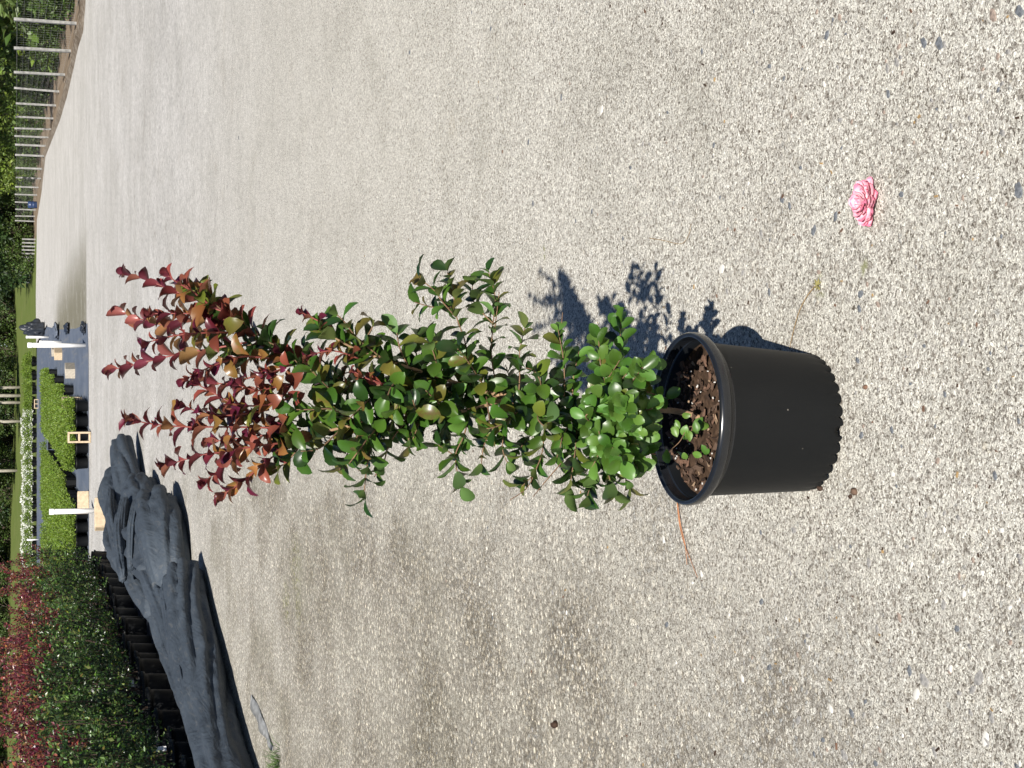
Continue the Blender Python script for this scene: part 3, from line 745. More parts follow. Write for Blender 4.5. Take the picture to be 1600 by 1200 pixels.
# short inner twigs that fill the crown
for _ in range(14):
    px = random.choice((random.uniform(470, 720), random.uniform(700, 1000)))
    lo, hi = (500, 690) if px < 600 else ((540, 690) if px < 720 else ((560, 715) if px < 880 else (540, 740)))
    c0 = 600 if px < 700 else (615 if px < 800 else 645)
    c0 += random.uniform(-25, 25); py = random.uniform(lo, hi); dy = random.uniform(-.09, .10)
    q = dict(LOW if px > 890 else (SIDE if px > 640 else MID)); q['s0'] *= .92; q['s1'] *= .92
    twig([(px + 45, c0, 0), (px + 22, (c0 + py) / 2, dy * .7), (px, py, dy)], .0012, .0007, 'bark', **q)
# low bushy tier that hangs over the front of the pot and shades the soil
for _ in range(24):
    a = random.uniform(-1, 1); py = 645 + a * 88; px = random.uniform(955, 1022) - abs(a) * 12; dy = random.uniform(-.19, -.06)
    twig([(px - 45, 645 + a * 20, dy * .15), (px - 20, 645 + a * 55, dy * .65), (px, py, dy)], .0012, .0007, 'bark', **LOW)
# sprout from the soil
sp_ = stem([P3(1092, 668, -.055), P3(1075, 668, -.06), P3(1062, 690, -.06), P3(1045, 705, -.06)], .0009, .0006, 'bark')
for (px, py, s) in ((1098, 652, .021), (1086, 657, .019), (1094, 672, .021), (1073, 664, .020), (1058, 683, .021), (1078, 690, .019), (1066, 708, .018), (1042, 702, .023), (1096, 695, .020), (1062, 670, .016), (1086, 668, .018), (1069, 680, .018), (1050, 692, .014), (1082, 708, .018), (1072, 718, .016), (1080, 648, .016)):
    p = P3(px, py, -.06 + random.uniform(-.01, .01)); put_leaf(p, Vector((random.gauss(0, 1), random.gauss(0, .4), random.gauss(0.2, .6))), TO_SUN * .7 + TO_CAM * .4 + rvec(.2), s, 'round', 'bright')

LEAVES.sort(key=lambda q: -q[3])
for (m, sh, mt, _) in LEAVES[:298]:
    o = bpy.data.objects.new('leaf', leaf_mesh(sh, random.randrange(3), mt)); COL.objects.link(o); o.parent = shrub; o.matrix_local = m
mats = ['maroon', 'red', 'bronze', 'olive', 'green', 'dark_green', 'bright']
mb = MB()
for (m, sh, mt, _) in LEAVES[298:]:
    v, f = LEAF_SHAPES[sh][random.randrange(3)]
    mb.add([tuple(m @ Vector(p)) for p in v], f, mats.index(mt))
tag(mb.build('foliage', [M[k] for k in mats], shrub), kind='stuff')
print('leaves', len(LEAVES))

# ------------------------------------------------------------------ pink blossom
def mat_petal():
    t = NT('pink_petal'); X, Y, Z = t.sep(t.coord()); r = t.objrand()
    e = t.math('ADD', Y, t.math('MULTIPLY', t.math('ABSOLUTE', X), 0.55))
    e = t.math('ADD', e, t.math('MULTIPLY', t.math('SUBTRACT', r, 0.5), 0.35))
    c = t.ramp(e, [(0.40, (0.83, 0.52, 0.57)), (0.95, (0.80, 0.36, 0.45)), (1.30, (0.74, 0.22, 0.33))])
    return t.set(c, 0.6, None, 0.3)
M['petal'] = mat_petal()
fl0 = gnd(1362, 316)
flower = empty('pink_flower', fl0, (0, 0, R(8)))
tag(flower, 'fallen pink double blossom lying alone on the concrete', 'flower')
def petal_geo(seed):
    rs = random.Random(seed); v = []; f = []; nr, nc = 7, 7
    for j in range(nr):
        u = j / (nr - 1); w = .5 * (0.30 + .70 * math.sin(math.pi / 2 * min(1, u * 1.5))) * math.sqrt(max(0.0, 1 - max(0, (u - .55) / .47) ** 2)) * 1.05
        for i in range(nc):
            q = i / (nc - 1) * 2 - 1
            v.append((q * w, u - .05 * q * q, .30 * u * u * (1 if u < .8 else .9) + .16 * q * q + .03 * math.sin(q * 5 + seed)))
    for j in range(nr - 1):
        for i in range(nc - 1): k = j * nc + i; f.append((k, k + 1, k + nc + 1, k + nc))
    return v, f
pms = []
for i in range(3):
    mb = MB(); mb.add(*petal_geo(i)); pms.append(mb.mesh('petal', M['petal']))
for ring, (n, el, rad, s, z) in enumerate(((13, -10, .012, .022, .008), (12, 2, .0105, .0215, .0115), (11, 13, .0085, .0195, .0145), (9, 25, .006, .0175, .017), (7, 40, .0035, .015, .019), (5, 60, .0015, .0115, .020))):
    for k in range(n):
        a = 2 * math.pi * (k + ring * .37) / n + random.gauss(0, .12); e_ = R(el + random.gauss(0, 5))
        D = Vector((math.cos(a) * math.cos(e_), math.sin(a) * math.cos(e_), math.sin(e_))) + rvec(.06)
        N = Vector((-math.cos(a) * math.sin(e_), -math.sin(a) * math.sin(e_), math.cos(e_))) + rvec(.08)
        q = s * random.uniform(.88, 1.12)
        m = frame(D, N).to_4x4() @ Matrix.Diagonal((q * random.uniform(.85, 1.2), q, q * random.uniform(.6, 1.3), 1)); m.translation = Vector((math.cos(a) * rad * 1.3, math.sin(a) * rad * .85, z * .9)) + rvec(.0012)
        o = bpy.data.objects.new('petal', random.choice(pms)); COL.objects.link(o); o.parent = flower; o.matrix_local = m

# ------------------------------------------------------------------ litter on the concrete
M['pine'] = simple('red_brown_needle', (0.38, 0.17, 0.08), 0.7, 0.2, 50)
M['straw'] = simple('straw_stalk', (0.30, 0.20, 0.09), 0.8, 0.2, 50)
M['seed'] = simple('dry_olive_seed_head', (0.27, 0.24, 0.09), 0.9, 0.3, 80)
def gpath(name, pts, r, mat, label, cat, z=.003, group=None):
    ps = catmull([gnd(a, b) + Vector((0, 0, z)) for a, b in pts], 6); mb = MB(); o = ps[0].copy()
    mb.tube([p - o for p in ps], [r * (1 - .6 * i / len(ps)) for i in range(len(ps))], 5)
    ob = mb.build(name, M[mat], None, loc=o); tag(ob, label, cat, group); return ob
gpath('pine_needle', [(1060, 784), (1064, 820), (1071, 848), (1080, 872), (1092, 902)], .0012, 'pine', 'long red brown pine needle starting beside the pot rim', 'pine needle')
gpath('pine_needle', [(1062, 786), (1067, 820), (1074, 850), (1077, 882)], .0013, 'pine', 'shorter red brown pine needle touching the long one beside the pot', 'pine needle', .005)
gpath('dry_stalk', [(1276, 447), (1262, 465), (1250, 490), (1241, 522), (1236, 545)], .0010, 'straw', 'thin dry stalk with a seed head right of the pot', 'stalk')
gpath('thin_twig', [(1016, 372), (1040, 376), (1066, 381), (1078, 368), (1082, 350)], .0008, 'straw', 'thin bent brown twig behind the shrub shadow', 'twig')
g = gnd(1280, 447); sh = MB()
for k in range(26):
    d = rvec(1).normalized(); d.z = abs(d.z) * .4; sh.tube([Vector((0, 0, .003)), d * random.uniform(.006, .016) + Vector((0, 0, .003))], [.0012, .0005], 4)
tag(sh.build('seed_head', M['seed'], None, loc=g), 'dry olive seed head at the end of the thin stalk', 'seed head')
mb = MB()
for _ in range(190):
    px = random.uniform(560, 1600); py = random.uniform(0, 1200)
    if px < 700 and py > 800: continue
    g = gnd(px, py); s_ = random.uniform(.0012, .0034); tw = Matrix.Rotation(random.uniform(0, 6.28), 3, 'Z')
    mb.box((g.x, g.y, s_ * .3), (s_ * random.uniform(1.2, 3.5), s_, s_ * .7), random.choice((0, 0, 1, 2)), tw)
tag(mb.build('ground_litter', [M['chip_dark'], M['chip_red'], M['straw']], None, False), kind='stuff', label='tiny crumbs of bark and dry leaf scattered over the concrete')
def crumb(px, py, r, mat, label):
    bm = bmesh.new(); bmesh.ops.create_icosphere(bm, subdivisions=2, radius=r)
    for vv in bm.verts: vv.co *= 1 + .4 * mnoise.noise(vv.co / r * 1.1 + Vector((px, py, 0)))
    me = bpy.data.meshes.new('bark_crumb'); bm.to_mesh(me); bm.free(); me.materials.append(M[mat]); g = gnd(px, py)
    tag(link('bark_crumb', me, None, (g.x, g.y, r * .55)), label, 'bark crumb', 'crumbs of bark around the pot')
crumb(1306, 683, .009, 'chip_red', 'brown lump of bark under the notch in the pot base')
crumb(1337, 768, .006, 'chip_brown', 'brown bark crumb lying left of the pot, farther one of two')
crumb(1330, 776, .004, 'chip_dark', 'small dark bark crumb next to the larger crumb left of the pot')
crumb(1283, 763, .005, 'chip_dark', 'dark bark crumb close to the left side of the pot base')
crumb(1354, 605, .004, 'chip_red', 'small reddish crumb in front of the pot')
crumb(870, 1132, .010, 'chip_dark', 'dark crumb alone on the worn concrete at left')

# ------------------------------------------------------------------ heap of black cloth
def cloth_heap():
    mb = MB()
    def fold(pts, rad, flat=0.8, seed=0, n=56, sub=44, amp=.30, end=.35):
        """one long gathered fold: a creased tube of cloth resting on the ground"""
        cp = catmull([Vector(p) for p in pts], sub); v = []; f = []; N = len(cp)
        rr = catmull([Vector((r, 0, 0)) for r in rad], sub); s_len = 0.0
        for i, p in enumerate(cp):
            t = (cp[min(i + 1, N - 1)] - cp[max(i - 1, 0)]).normalized(); sd = t.cross(Vector((0, 0, 1))).normalized(); upv = sd.cross(t)
            if i: s_len += (p - cp[i - 1]).length
            e = min(i, N - 1 - i) / (N * .5); r = rr[i].x * (end + (1 - end) * min(1, e * 9) ** .5)
            for k in range(n):
                a = 2 * math.pi * k / n + s_len * .35 * (1 if seed % 2 else -1)
                A = Vector((math.cos(a), math.sin(a), 0))
                wq = mnoise.noise_vector(Vector((A.x * 1.2, A.y * 1.2, s_len * 1.1 + seed * 4))) * .45
                # long drawn folds along the roll
                fq = 2.6 if seed in (1, 2, 9) else 1.9
                q1 = Vector((A.x * fq, A.y * fq, s_len * .30 + seed * 7)) + wq * .7
                c1 = 1 - math.sqrt(mnoise.noise(q1) ** 2 + .004) * 2.4
                # sharp crumples
                q2 = Vector((A.x * 1.7, A.y * 1.7, s_len * 2.6 + seed * 3)) + wq * 1.6
                d, _p = mnoise.voronoi(q2); c2 = min(1.0, (d[1] - d[0]) * 1.6)
                q3 = Vector((A.x * 4, A.y * 4, s_len * 5.5 + seed)) + wq * 2
                c3 = 1 - abs(mnoise.noise(q3)) * 2
                pn = 9 if seed in (1, 4, 5) else 7
                phs = 2.6 * mnoise.noise(Vector((s_len * .8, seed * 3.3, 0))) + 1.1 * mnoise.noise(Vector((A.x * 1.5, A.y * 1.5, s_len * 1.2 + seed)))
                pl = abs(math.sin(pn * .5 * a + phs)) ** .62
                pl *= .55 + .8 * max(0, .5 + mnoise.noise(Vector((A.x * 1.3 + seed, A.y * 1.3, s_len * .9))))
                w = r * (.78 + .24 * pl + amp * (.55 * max(-.6, c1) - .2) + amp * .36 * (.45 - c2) + amp * .07 * c3)
                q = p + sd * math.cos(2 * math.pi * k / n) * w + upv * math.sin(2 * math.pi * k / n) * w * flat
                if q.z < 0.006: q.z = 0.006 + 0.004 * math.sin(k)
                v.append(tuple(q))
        for i in range(N - 1):
            for k in range(n):
                k2 = (k + 1) % n; f.append((i * n + k, (i + 1) * n + k, (i + 1) * n + k2, i * n + k2))
        f.append(tuple(range(n))); f.append(tuple(range(N * n - 1, (N - 1) * n - 1, -1)))
        mb.add(v, f)
    O = Vector((-1.6, 11.5, 0))
    def Q(x, y, z): return Vector((x, y, z)) - O + Vector((0, 0, 0))
    # near half: one thick roll with two slimmer rolls behind it
    fold([Q(-2.66, 7.3, .13), Q(-2.32, 8.6, .14), Q(-1.99, 9.8, .15), Q(-1.60, 10.8, .15), Q(-1.40, 11.35, .14)], [.21, .22, .22, .21, .19], .74, 1, amp=.17, end=.62)
    fold([Q(-2.70, 7.6, .10), Q(-2.40, 8.9, .12), Q(-2.16, 10.0, .14), Q(-1.92, 11.0, .17), Q(-1.66, 11.9, .21), Q(-1.48, 12.6, .24), Q(-1.34, 13.3, .24)], [.10, .11, .11, .11, .12, .13, .12], .95, 2, amp=.22)
    fold([Q(-2.62, 8.8, .07), Q(-2.42, 10.2, .08), Q(-2.24, 11.6, .09), Q(-2.02, 12.7, .12), Q(-1.78, 13.4, .16)], [.08, .10, .11, .13, .14], .85, 9, amp=.25)
    fold([Q(-1.98, 9.7, .28), Q(-1.70, 10.6, .29), Q(-1.46, 11.3, .28)], [.05, .07, .06], .45, 13, amp=.3)
    # far half: a tangle of soft lobes
    fold([Q(-1.62, 12.0, .14), Q(-1.30, 12.2, .17), Q(-1.12, 12.7, .18), Q(-1.05, 13.2, .17)], [0.153, 0.216, 0.225, 0.198], .85, 3, amp=.26, end=.6)
    fold([Q(-1.44, 12.4, .20), Q(-1.36, 13.3, .20), Q(-1.28, 14.3, .18)], [0.198, 0.270, 0.216], .80, 4, amp=.26)
    fold([Q(-1.86, 13.0, .14), Q(-1.70, 13.8, .20), Q(-1.52, 14.6, .20)], [0.175, 0.245, 0.19], .80, 5, amp=.22)
    fold([Q(-1.32, 14.0, .15), Q(-1.14, 14.7, .17), Q(-1.02, 15.4, .15)], [0.171, 0.225, 0.171], .85, 6, amp=.28, end=.55)
    fold([Q(-1.52, 14.5, .18), Q(-1.46, 15.4, .20), Q(-1.30, 16.3, .18)], [0.216, 0.243, 0.198], .85, 7, amp=.26)
    fold([Q(-1.30, 15.9, .17), Q(-1.00, 16.6, .18), Q(-.76, 17.2, .18), Q(-.66, 17.5, .17)], [0.160, 0.160, 0.145, 0.135], .90, 8, amp=.14, end=.75)
    fold([Q(-1.36, 16.4, .20), Q(-1.18, 17.0, .24), Q(-1.02, 17.5, .20)], [0.198, 0.243, 0.180], .90, 11, amp=.22)
    fold([Q(-1.86, 16.0, .16), Q(-1.70, 16.8, .22), Q(-1.50, 17.4, .20)], [0.162, 0.207, 0.144], .90, 12, amp=.28)
    fold([Q(-1.62, 13.2, .44), Q(-1.34, 13.9, .42), Q(-1.08, 14.5, .34)], [0.063, 0.090, 0.072], .60, 14, amp=.3)
    fold([Q(-1.50, 12.8, .40), Q(-1.20, 13.0, .38), Q(-1.00, 13.3, .32)], [0.054, 0.072, 0.063], .60, 15, amp=.3)
    fold([Q(-1.55, 15.0, .38), Q(-1.30, 15.7, .40), Q(-1.12, 16.4, .36)], [0.054, 0.081, 0.063], .60, 16, amp=.3)
    return mb.build('cloth_heap', M['fabric'], None, loc=O)
tag(cloth_heap(), 'long crumpled heap of black woven cloth lying along the row of potted shrubs', 'cloth')
# grey strip under the near end, stick on the cloth, grass tuft
mb = MB(); a = gnd(394, 1092); b = gnd(428, 1170); n = 12; v = []; f = []
for i in range(n + 1):
    p = a.lerp(b, i / n); w = .035 * (0.35 + math.sin(math.pi * min(1, .12 + i / n)))
    zz = .012 + .008 * math.sin(i * 1.3)
    v += [(p.x - w - a.x, p.y - a.y, zz), (p.x + w - a.x, p.y - a.y, zz * .5), (p.x + w - a.x, p.y - a.y, zz * .5 - .004), (p.x - w - a.x, p.y - a.y, zz - .004)]
for i in range(n):
    for k in range(4): k2 = (k + 1) % 4; f.append((i * 4 + k, i * 4 + k2, i * 4 + 4 + k2, i * 4 + 4 + k))
f += [(0, 1, 2, 3), (n * 4 + 3, n * 4 + 2, n * 4 + 1, n * 4)]
mb.add(v, f); tag(mb.build('grey_strip', M['grey_sheet'], None, loc=(a.x, a.y, 0)), 'grey torn strip of sheet lying beside the near end of the cloth heap', 'sheet')
mb = MB()
for k in range(70):
    p = Vector((random.gauss(0, .05), random.gauss(0, .04), 0)); d = Vector((random.gauss(0, .4), random.gauss(0, .4), 1)).normalized() * random.uniform(.04, .10)
    mb.tube([p, p + d * .6, p + d + Vector((d.x, d.y, 0)) * .5], [.0016, .0013, .0004], 3)
g = gnd(436, 1196); tag(mb.build('grass_tuft', M['bright'], None, loc=g), 'small green grass tuft at the near end of the cloth heap', 'grass')

# ------------------------------------------------------------------ row of potted red-topped shrubs at left
def leaf_cloud(mb, n, sampler, size, mi, lean=0.4):
    for _ in range(n):
        p, D0 = sampler(); D = D0 + rvec(.5); N = Vector((0, 0, 1)) * lean + rvec(.6)
        m = frame(D, N); s = size * random.uniform(.7, 1.25)
        pts = [(0, 0, 0), (-.27, .45, .05), (0, .5, -.04), (.27, .45, .05), (0, 1.0, -.12)]
        v = [tuple(p + m @ Vector(q) * s) for q in pts]
        mb.add(v, [(0, 2, 1), (0, 3, 2), (1, 2, 4), (2, 3, 4)], mi() if callable(mi) else mi)
def row_shrub_meshes(seed):
    random.seed(seed)
    pot_ = MB(); pot_.lathe([(.135, 0), (.14, .03), (.152, .20), (.153, .235), (.170, .236), (.172, .262), (.160, .264), (.152, .24), (.150, .225), (.0, .225)], 24)
    st = MB(); tips = []
    for k in range(6):
        a = random.uniform(0, 6.28); b = Vector((random.gauss(0, .02), random.gauss(0, .02), .22)); top = Vector((math.cos(a) * random.uniform(.05, .24), math.sin(a) * random.uniform(.05, .24), random.uniform(.98, 1.36)))
        mid_ = b.lerp(top, .5) + Vector((math.cos(a) * .05, math.sin(a) * .05, 0))
        pts = catmull([b, mid_, top], 4); st.tube(pts, [.007 - .005 * i / 8 for i in range(len(pts))], 5); tips.append(pts)
    fo = MB()
    cl = []
    for _ in range(58):
        pts = random.choice(tips); u = random.uniform(.13, .88); i = int(u * (len(pts) - 1)); p = pts[i].lerp(pts[min(i + 1, len(pts) - 1)], u * (len(pts) - 1) - i)
        a = random.uniform(0, 6.28); o = Vector((math.cos(a), math.sin(a), 0)); cl.append((p + o * random.uniform(.02, .15), o, random.uniform(.04, .085)))
    def green():
        c, o, r = random.choice(cl); return c + rvec(r * .62), o * .6 + rvec(.4) + Vector((0, 0, .4))
    leaf_cloud(fo, 1100, green, .041, lambda: random.choices((0, 1, 2, 3), (6, 2.5, 1.6, 1.5))[0])
    rd = MB()
    shoots = []
    for pts in tips:
        for k in range(3):
            b = pts[-3].lerp(pts[-1], random.random()); d = Vector((random.gauss(0, .28), random.gauss(0, .28), 1)).normalized() * random.uniform(.08, .24); shoots.append((b, b + d)); st.tube([b, b + d], [.003, .0015], 4)
    def red():
        b, e = random.choice(shoots); a = random.uniform(0, 6.28); o = Vector((math.cos(a), math.sin(a), 0)); return b.lerp(e, random.random() ** .8) + o * .012, o + Vector((0, 0, .8))
    leaf_cloud(rd, 500, red, .036, lambda: random.choices((0, 1, 2), (6, 3.2, 1.0))[0])
    return (pot_.mesh('pot', M['pot']), st.mesh('stems', M['dark_bark']), fo.mesh('green_foliage', [M['dark_green'], M['green'], M['olive'], M['bright']], False), rd.mesh('red_foliage', [M['maroon'], M['red'], M['bronze']], False))
row_templates = [row_shrub_meshes(101 + i) for i in range(4)]
random.seed(77)
def in_view(x, y, m=.4):
    return -0.2496 * (y * CP + .3) - m < x
for row, rx in enumerate((-2.62, -3.25, -3.95)):
    k = 0; y = 9.2 + row * .31
    while y < 23.2:
        xx = rx + random.uniform(-.05, .05) + (y - 15) * 0.012
        if in_view(xx, y) and not (row and random.random() < .22):
            t = empty('row_shrub', (xx, y, 0), (0, 0, random.uniform(0, 6.28)))
            s = random.choice((1.05, 1.0, .97, .92, .84)) * random.uniform(.97, 1.03); t.scale = (1, 1, s)
            tag(t, f'red-topped potted shrub, {ORD[k]} from the near end of the {("front", "middle", "back")[row]} row at left', 'potted plant', 'row of red topped shrubs in black pots')
            for nm, me in zip(('pot', 'stems', 'green_foliage', 'red_foliage'), row_templates[random.randrange(4)]):
                o = link(nm, me, t)
                if 'foliage' in nm: o['kind'] = 'stuff'
            k += 1
        y += .60
# white plant tag on the near pot
g = at(252, 1170, 11.3); mb = MB(); mb.box((0, 0, 0), (.035, .006, .07), 0, Matrix.Rotation(.5, 3, 'Z')); tag(mb.build('plant_tag', M['pvc'], None, False, loc=g), 'white plant tag stuck by the nearest pots of the row at left', 'tag')

# ------------------------------------------------------------------ nursery beds
def bed_shrub_meshes(seed):
    random.seed(seed)
    p = MB(); p.lathe([(.095, 0), (.10, .02), (.112, .19), (.122, .195), (.123, .215), (.113, .217), (.109, .19), (0, .185)], 14)
    f = MB()
    def smp():
        a = random.uniform(0, 6.28); e = random.uniform(-.1, 1.0); r = .138 * (random.random() ** .35); o = Vector((math.cos(a) * math.cos(e), math.sin(a) * math.cos(e), math.sin(e)))
        return Vector((o.x * r, o.y * r, 0.245 + max(-.02, o.z) * r * 1.45)), o
    leaf_cloud(f, 190, smp, .045, 0)
    return p.mesh('pot', M['pot']), f.mesh('foliage', M['bed_leaf'], False)
bedT = [bed_shrub_meshes(300 + i) for i in range(4)]
random.seed(11)
spots = []
def bed(x0, x1, dx0, dx1, ya, yb, bn):
    y = ya
    while y < yb:
        k = (y - ya) / (yb - ya); a = x0 + dx0 * k; b = x1 + dx1 * k; x = a; ci = 0; ri = round((y - ya) / .27)
        while x <= b + 1e-6:
            spots.append((x + random.uniform(-.02, .02), y + random.uniform(-.02, .02), bn, ri, ci)); x += .265; ci += 1
        y += .27
bed(-1.48, -.42, 0.0, .95, 29.9, 57, 'right')
bed(-4.00, -2.22, -.3, .05, 29.9, 57, 'middle')
bed(-6.6, -4.75, -.8, -.25, 29.9, 57, 'left')
spots = [s for s in spots if s[1] < 58]
spots.sort(key=lambda s: s[1] + (0 if s[0] > -4 else 4))
vis = [s for s in spots if not (-2.25 < s[0] < -1.9 and s[1] < 30.4)]
for (x, y, bn, ri, ci) in vis[:300]:
    t = empty('bed_shrub', (x, y, .004), (0, 0, random.uniform(0, 6.28)))
    tag(t, f'small green potted shrub, {ORD[ci]} from left in {ORD[ri]} row of {bn} bed block', 'potted plant', 'small shrubs packed in the nursery bed')
    pm_, fm_ = random.choice(bedT); link('pot', pm_, t); o = link('foliage', fm_, t, scale=(1, 1, random.uniform(.85, 1.15))); o['kind'] = 'stuff'
mb = MB(); base_arr = [(np.array([v.co[:] for v in f.vertices]), [tuple(p.vertices) for p in f.polygons]) for _, f in bedT]
for (x, y, bn, ri, ci) in vis[300:]:
    V, F = random.choice(base_arr); n = len(F) // 4 * 4; keep = F[:int(n * (.75 if y < 45 else .5)) // 4 * 4]; nv = (max(max(q) for q in keep) + 1)
    a = random.uniform(0, 6.28); c, s = math.cos(a), math.sin(a); sc_ = random.uniform(.9, 1.12)
    W = V[:nv] * (1.1 if y >= 45 else 1.0); W = np.stack([W[:, 0] * c - W[:, 1] * s + x, W[:, 0] * s + W[:, 1] * c + y, W[:, 2] * sc_], 1)
    mb.add([tuple(q) for q in W], keep, 0)
    mb.lathe([(.097, .004), (.112, .19), (.122, .2)], 7, 1) if False else None
    o_ = len(mb.v); P = [(x + .1 * math.cos(q * 1.047), y + .1 * math.sin(q * 1.047), .006) for q in range(6)] + [(x + .12 * math.cos(q * 1.047), y + .12 * math.sin(q * 1.047), .21) for q in range(6)]
    mb.add(P, [(q, (q + 1) % 6, 6 + (q + 1) % 6, 6 + q) for q in range(6)], 1)
tag(mb.build('far_bed_shrubs', [M['bed_leaf'], M['pot']], None, False), 'mass of small green potted shrubs filling the nursery bed behind the first rows', 'potted plants', kind='stuff')

def flower_shrub_meshes(seed, white):
    random.seed(seed); f = MB()
    def smp():
        a = random.uniform(0, 6.28); e = random.uniform(-.3, 1.4); r = random.random() ** .4; o = Vector((math.cos(a) * math.cos(e), math.sin(a) * math.cos(e), math.sin(e)))
        return Vector((o.x * .48 * r, o.y * .48 * r, .42 + o.z * .42 * r)), o
    leaf_cloud(f, 380, smp, .10, 0)
    w = MB()
    def smp2():
        p, o = smp(); return Vector((o.x * .52, o.y * .52, .42 + o.z * .48)), o
    if white: leaf_cloud(w, 130, smp2, .10, 0)
    p = MB(); p.lathe([(.15, 0), (.19, .26), (.20, .28), (0, .25)], 12)
    return p.mesh('pot', M['pot']), f.mesh('foliage', M['bed_leaf'], False), (w.mesh('blossoms', M['petal_white'], False) if white else None)
fT = [flower_shrub_meshes(500 + i, True) for i in range(3)]; gT = [flower_shrub_meshes(520 + i, False) for i in range(2)]
random.seed(13)
y = 104.5; r_ = 0
while y < 112:
    x = -20.0 + (r_ % 2) * .45; k = 0
    while x < 2.1:
        white = -12.5 < x < -2.0 + random.uniform(-.5, .5)
        t = empty('flowering_shrub' if white else 'green_shrub', (x, y, .006), (0, 0, random.uniform(0, 6.28)))
        tag(t, (f'shrub covered in white blossom' if white else f'rounded leafy green shrub') + f', {ordn(k)} from left in {ORD[r_]} row of far bed', 'shrub', 'white flowering shrubs in the far bed' if white else 'green shrubs in the far bed')
        for nm, me in zip(('pot', 'foliage', 'blossoms'), random.choice(fT if white else gT)):
            if me:
                o = link(nm, me, t)
                if nm != 'pot': o['kind'] = 'stuff'
        s = random.uniform(.85, 1.1); t.scale = (s, s, s * random.uniform(.9, 1.05))
        x += random.uniform(.85, 1.0); k += 1
    y += 2.2; r_ += 1

# cinder blocks
def block_mesh(mat, holes=True):
    mb = MB(); L, W, H, w = .40, .20, .20, .034
    if holes:
        mb.box((0, -(W - w) / 2, 0), (L, w, H)); mb.box((0, (W - w) / 2, 0), (L, w, H))
        for x in (-(L - w) / 2, 0, (L - w) / 2): mb.box((x, 0, 0), (w, W - 2 * w, H - .002))
    else:
        mb.box((0, 0, 0), (L, W, H))
    me = mb.mesh('cinder_block', M[mat], False); return me
cb = block_mesh('block'); cbg = block_mesh('block_grey')
def block(px, py, rot, label, me=cb, z=.2, sc=1.0, Y=None):
    g = gnd(px, py); o = link('cinder_block', me, None, (g.x, g.y, z + .004), rot, (sc, sc, sc)); bv = o.modifiers.new('bevel', 'BEVEL'); bv.width = .006; bv.segments = 1
    tag(o, label, 'cinder block', 'cinder blocks around the beds')
block(142, 683, (R(90), R(90), 0), 'cinder block standing on end with both holes facing the yard')
block(129, 629, (R(90), R(90), R(78)), 'cinder block on end with its flat tan side showing at the bed corner', z=.2)
block(139, 785, (R(0), R(0), R(12)), 'cinder block lying flat behind the white post at the bed edge', z=.1)
block(117, 579, (0, 0, R(70)), 'grey cinder block lying alone on the weed mat', cbg, .1, 1.15)
block(97, 552, (0, 0, R(65)), 'tan cinder block lying on the weed mat behind the tallest white post', cb, .1, 1.2)
block(92, 547, (0, 0, R(65)), 'cinder block behind another one beside the tallest white post', cbg, .1, 1.2)
block(60, 631, (R(90), 0, 0), 'small looking far cinder block between the two beds', cb, .1, 1.4)
block(172, 803, (0, 0, R(20)), 'tan cinder block behind the far end of the cloth heap', cb, .1, 1.1)

# white posts
def post(px, py, ptop, rad, label, name='white_post', cap=True, group='white pipes standing around the beds', mat='pvc'):
    g = gnd(px, py); d = ray(ptop, py); z = CAM_H + d.z * (g.y / d.y)
    t = empty(name, (g.x, g.y, 0)); tag(t, label, 'post', group)
    mb = MB(); mb.tube([(0, 0, 0), (0, 0, z)], rad, 14); mb.build('pipe', M[mat], t)
    if cap:
        mb = MB(); mb.lathe([(rad * 1.14, z - .07), (rad * 1.16, z + .004), (rad * 1.0, z + .012), (0, z + .014)], 14); mb.build('cap', M[mat], t)
post(134, 540, 44, .046, 'tallest white plastic pipe post at the right corner of the weed mat')
post(96, 535, 62, .046, 'short white pipe post just behind the tallest one')
post(76, 527, 41, .050, 'farthest thick white pipe post beside the dark bundle')
post(147, 798, 78, .046, 'white pipe post standing at the front edge of the bed near the cloth heap')
for i, (px, py, pt) in enumerate(((56, 727, 35), (54, 784, 31), (54, 804, 37), (60, 843, 42), (36, 758, 23))):
    post(px, py, pt, .045, f'thin white riser pipe in the far flower bed, {ORD[i]} by distance to the right', 'riser_pipe', False, 'white riser pipes in the far bed')

# bundles of dark sheet
def bundle(px, py, w, h, d, label, seed, mat='dark_plastic'):
    g = gnd(px, py); bm = bmesh.new(); bmesh.ops.create_icosphere(bm, subdivisions=4, radius=1)
    for vv in bm.verts:
        n = 1 + .35 * (abs(mnoise.noise(vv.co * 1.6 + Vector((seed, 0, 0)))) * 2 - .4) + .15 * mnoise.noise(vv.co * 4 + Vector((0, seed, 0)))
        vv.co = Vector((vv.co.x * n * w / 2, vv.co.y * n * d / 2, max(0, vv.co.z * n * h * .6 + h * .4)))
    me = bpy.data.meshes.new('sheet_bundle'); bm.to_mesh(me); bm.free(); me.materials.append(M[mat]); me.shade_smooth()
    tag(link('sheet_bundle', me, None, (g.x, g.y, .006)), label, 'sheet bundle', 'bundles of dark sheet by the weed mat')
bundle(70, 514, .75, 1.0, .8, 'tall dark bundle of plastic sheet beside the far white post', 2)
bundle(134, 512, .22, .10, .5, 'small dark crumple of sheet at the near right corner of the weed mat', 5)
bundle(108, 513, .30, .12, 1.2, 'dark crumpled sheet along the right edge of the weed mat', 9)
bundle(92, 517, .5, .18, 1.5, 'low wrinkled sheet behind the other crumpled sheet at the mat edge', 12, 'weed_mat')

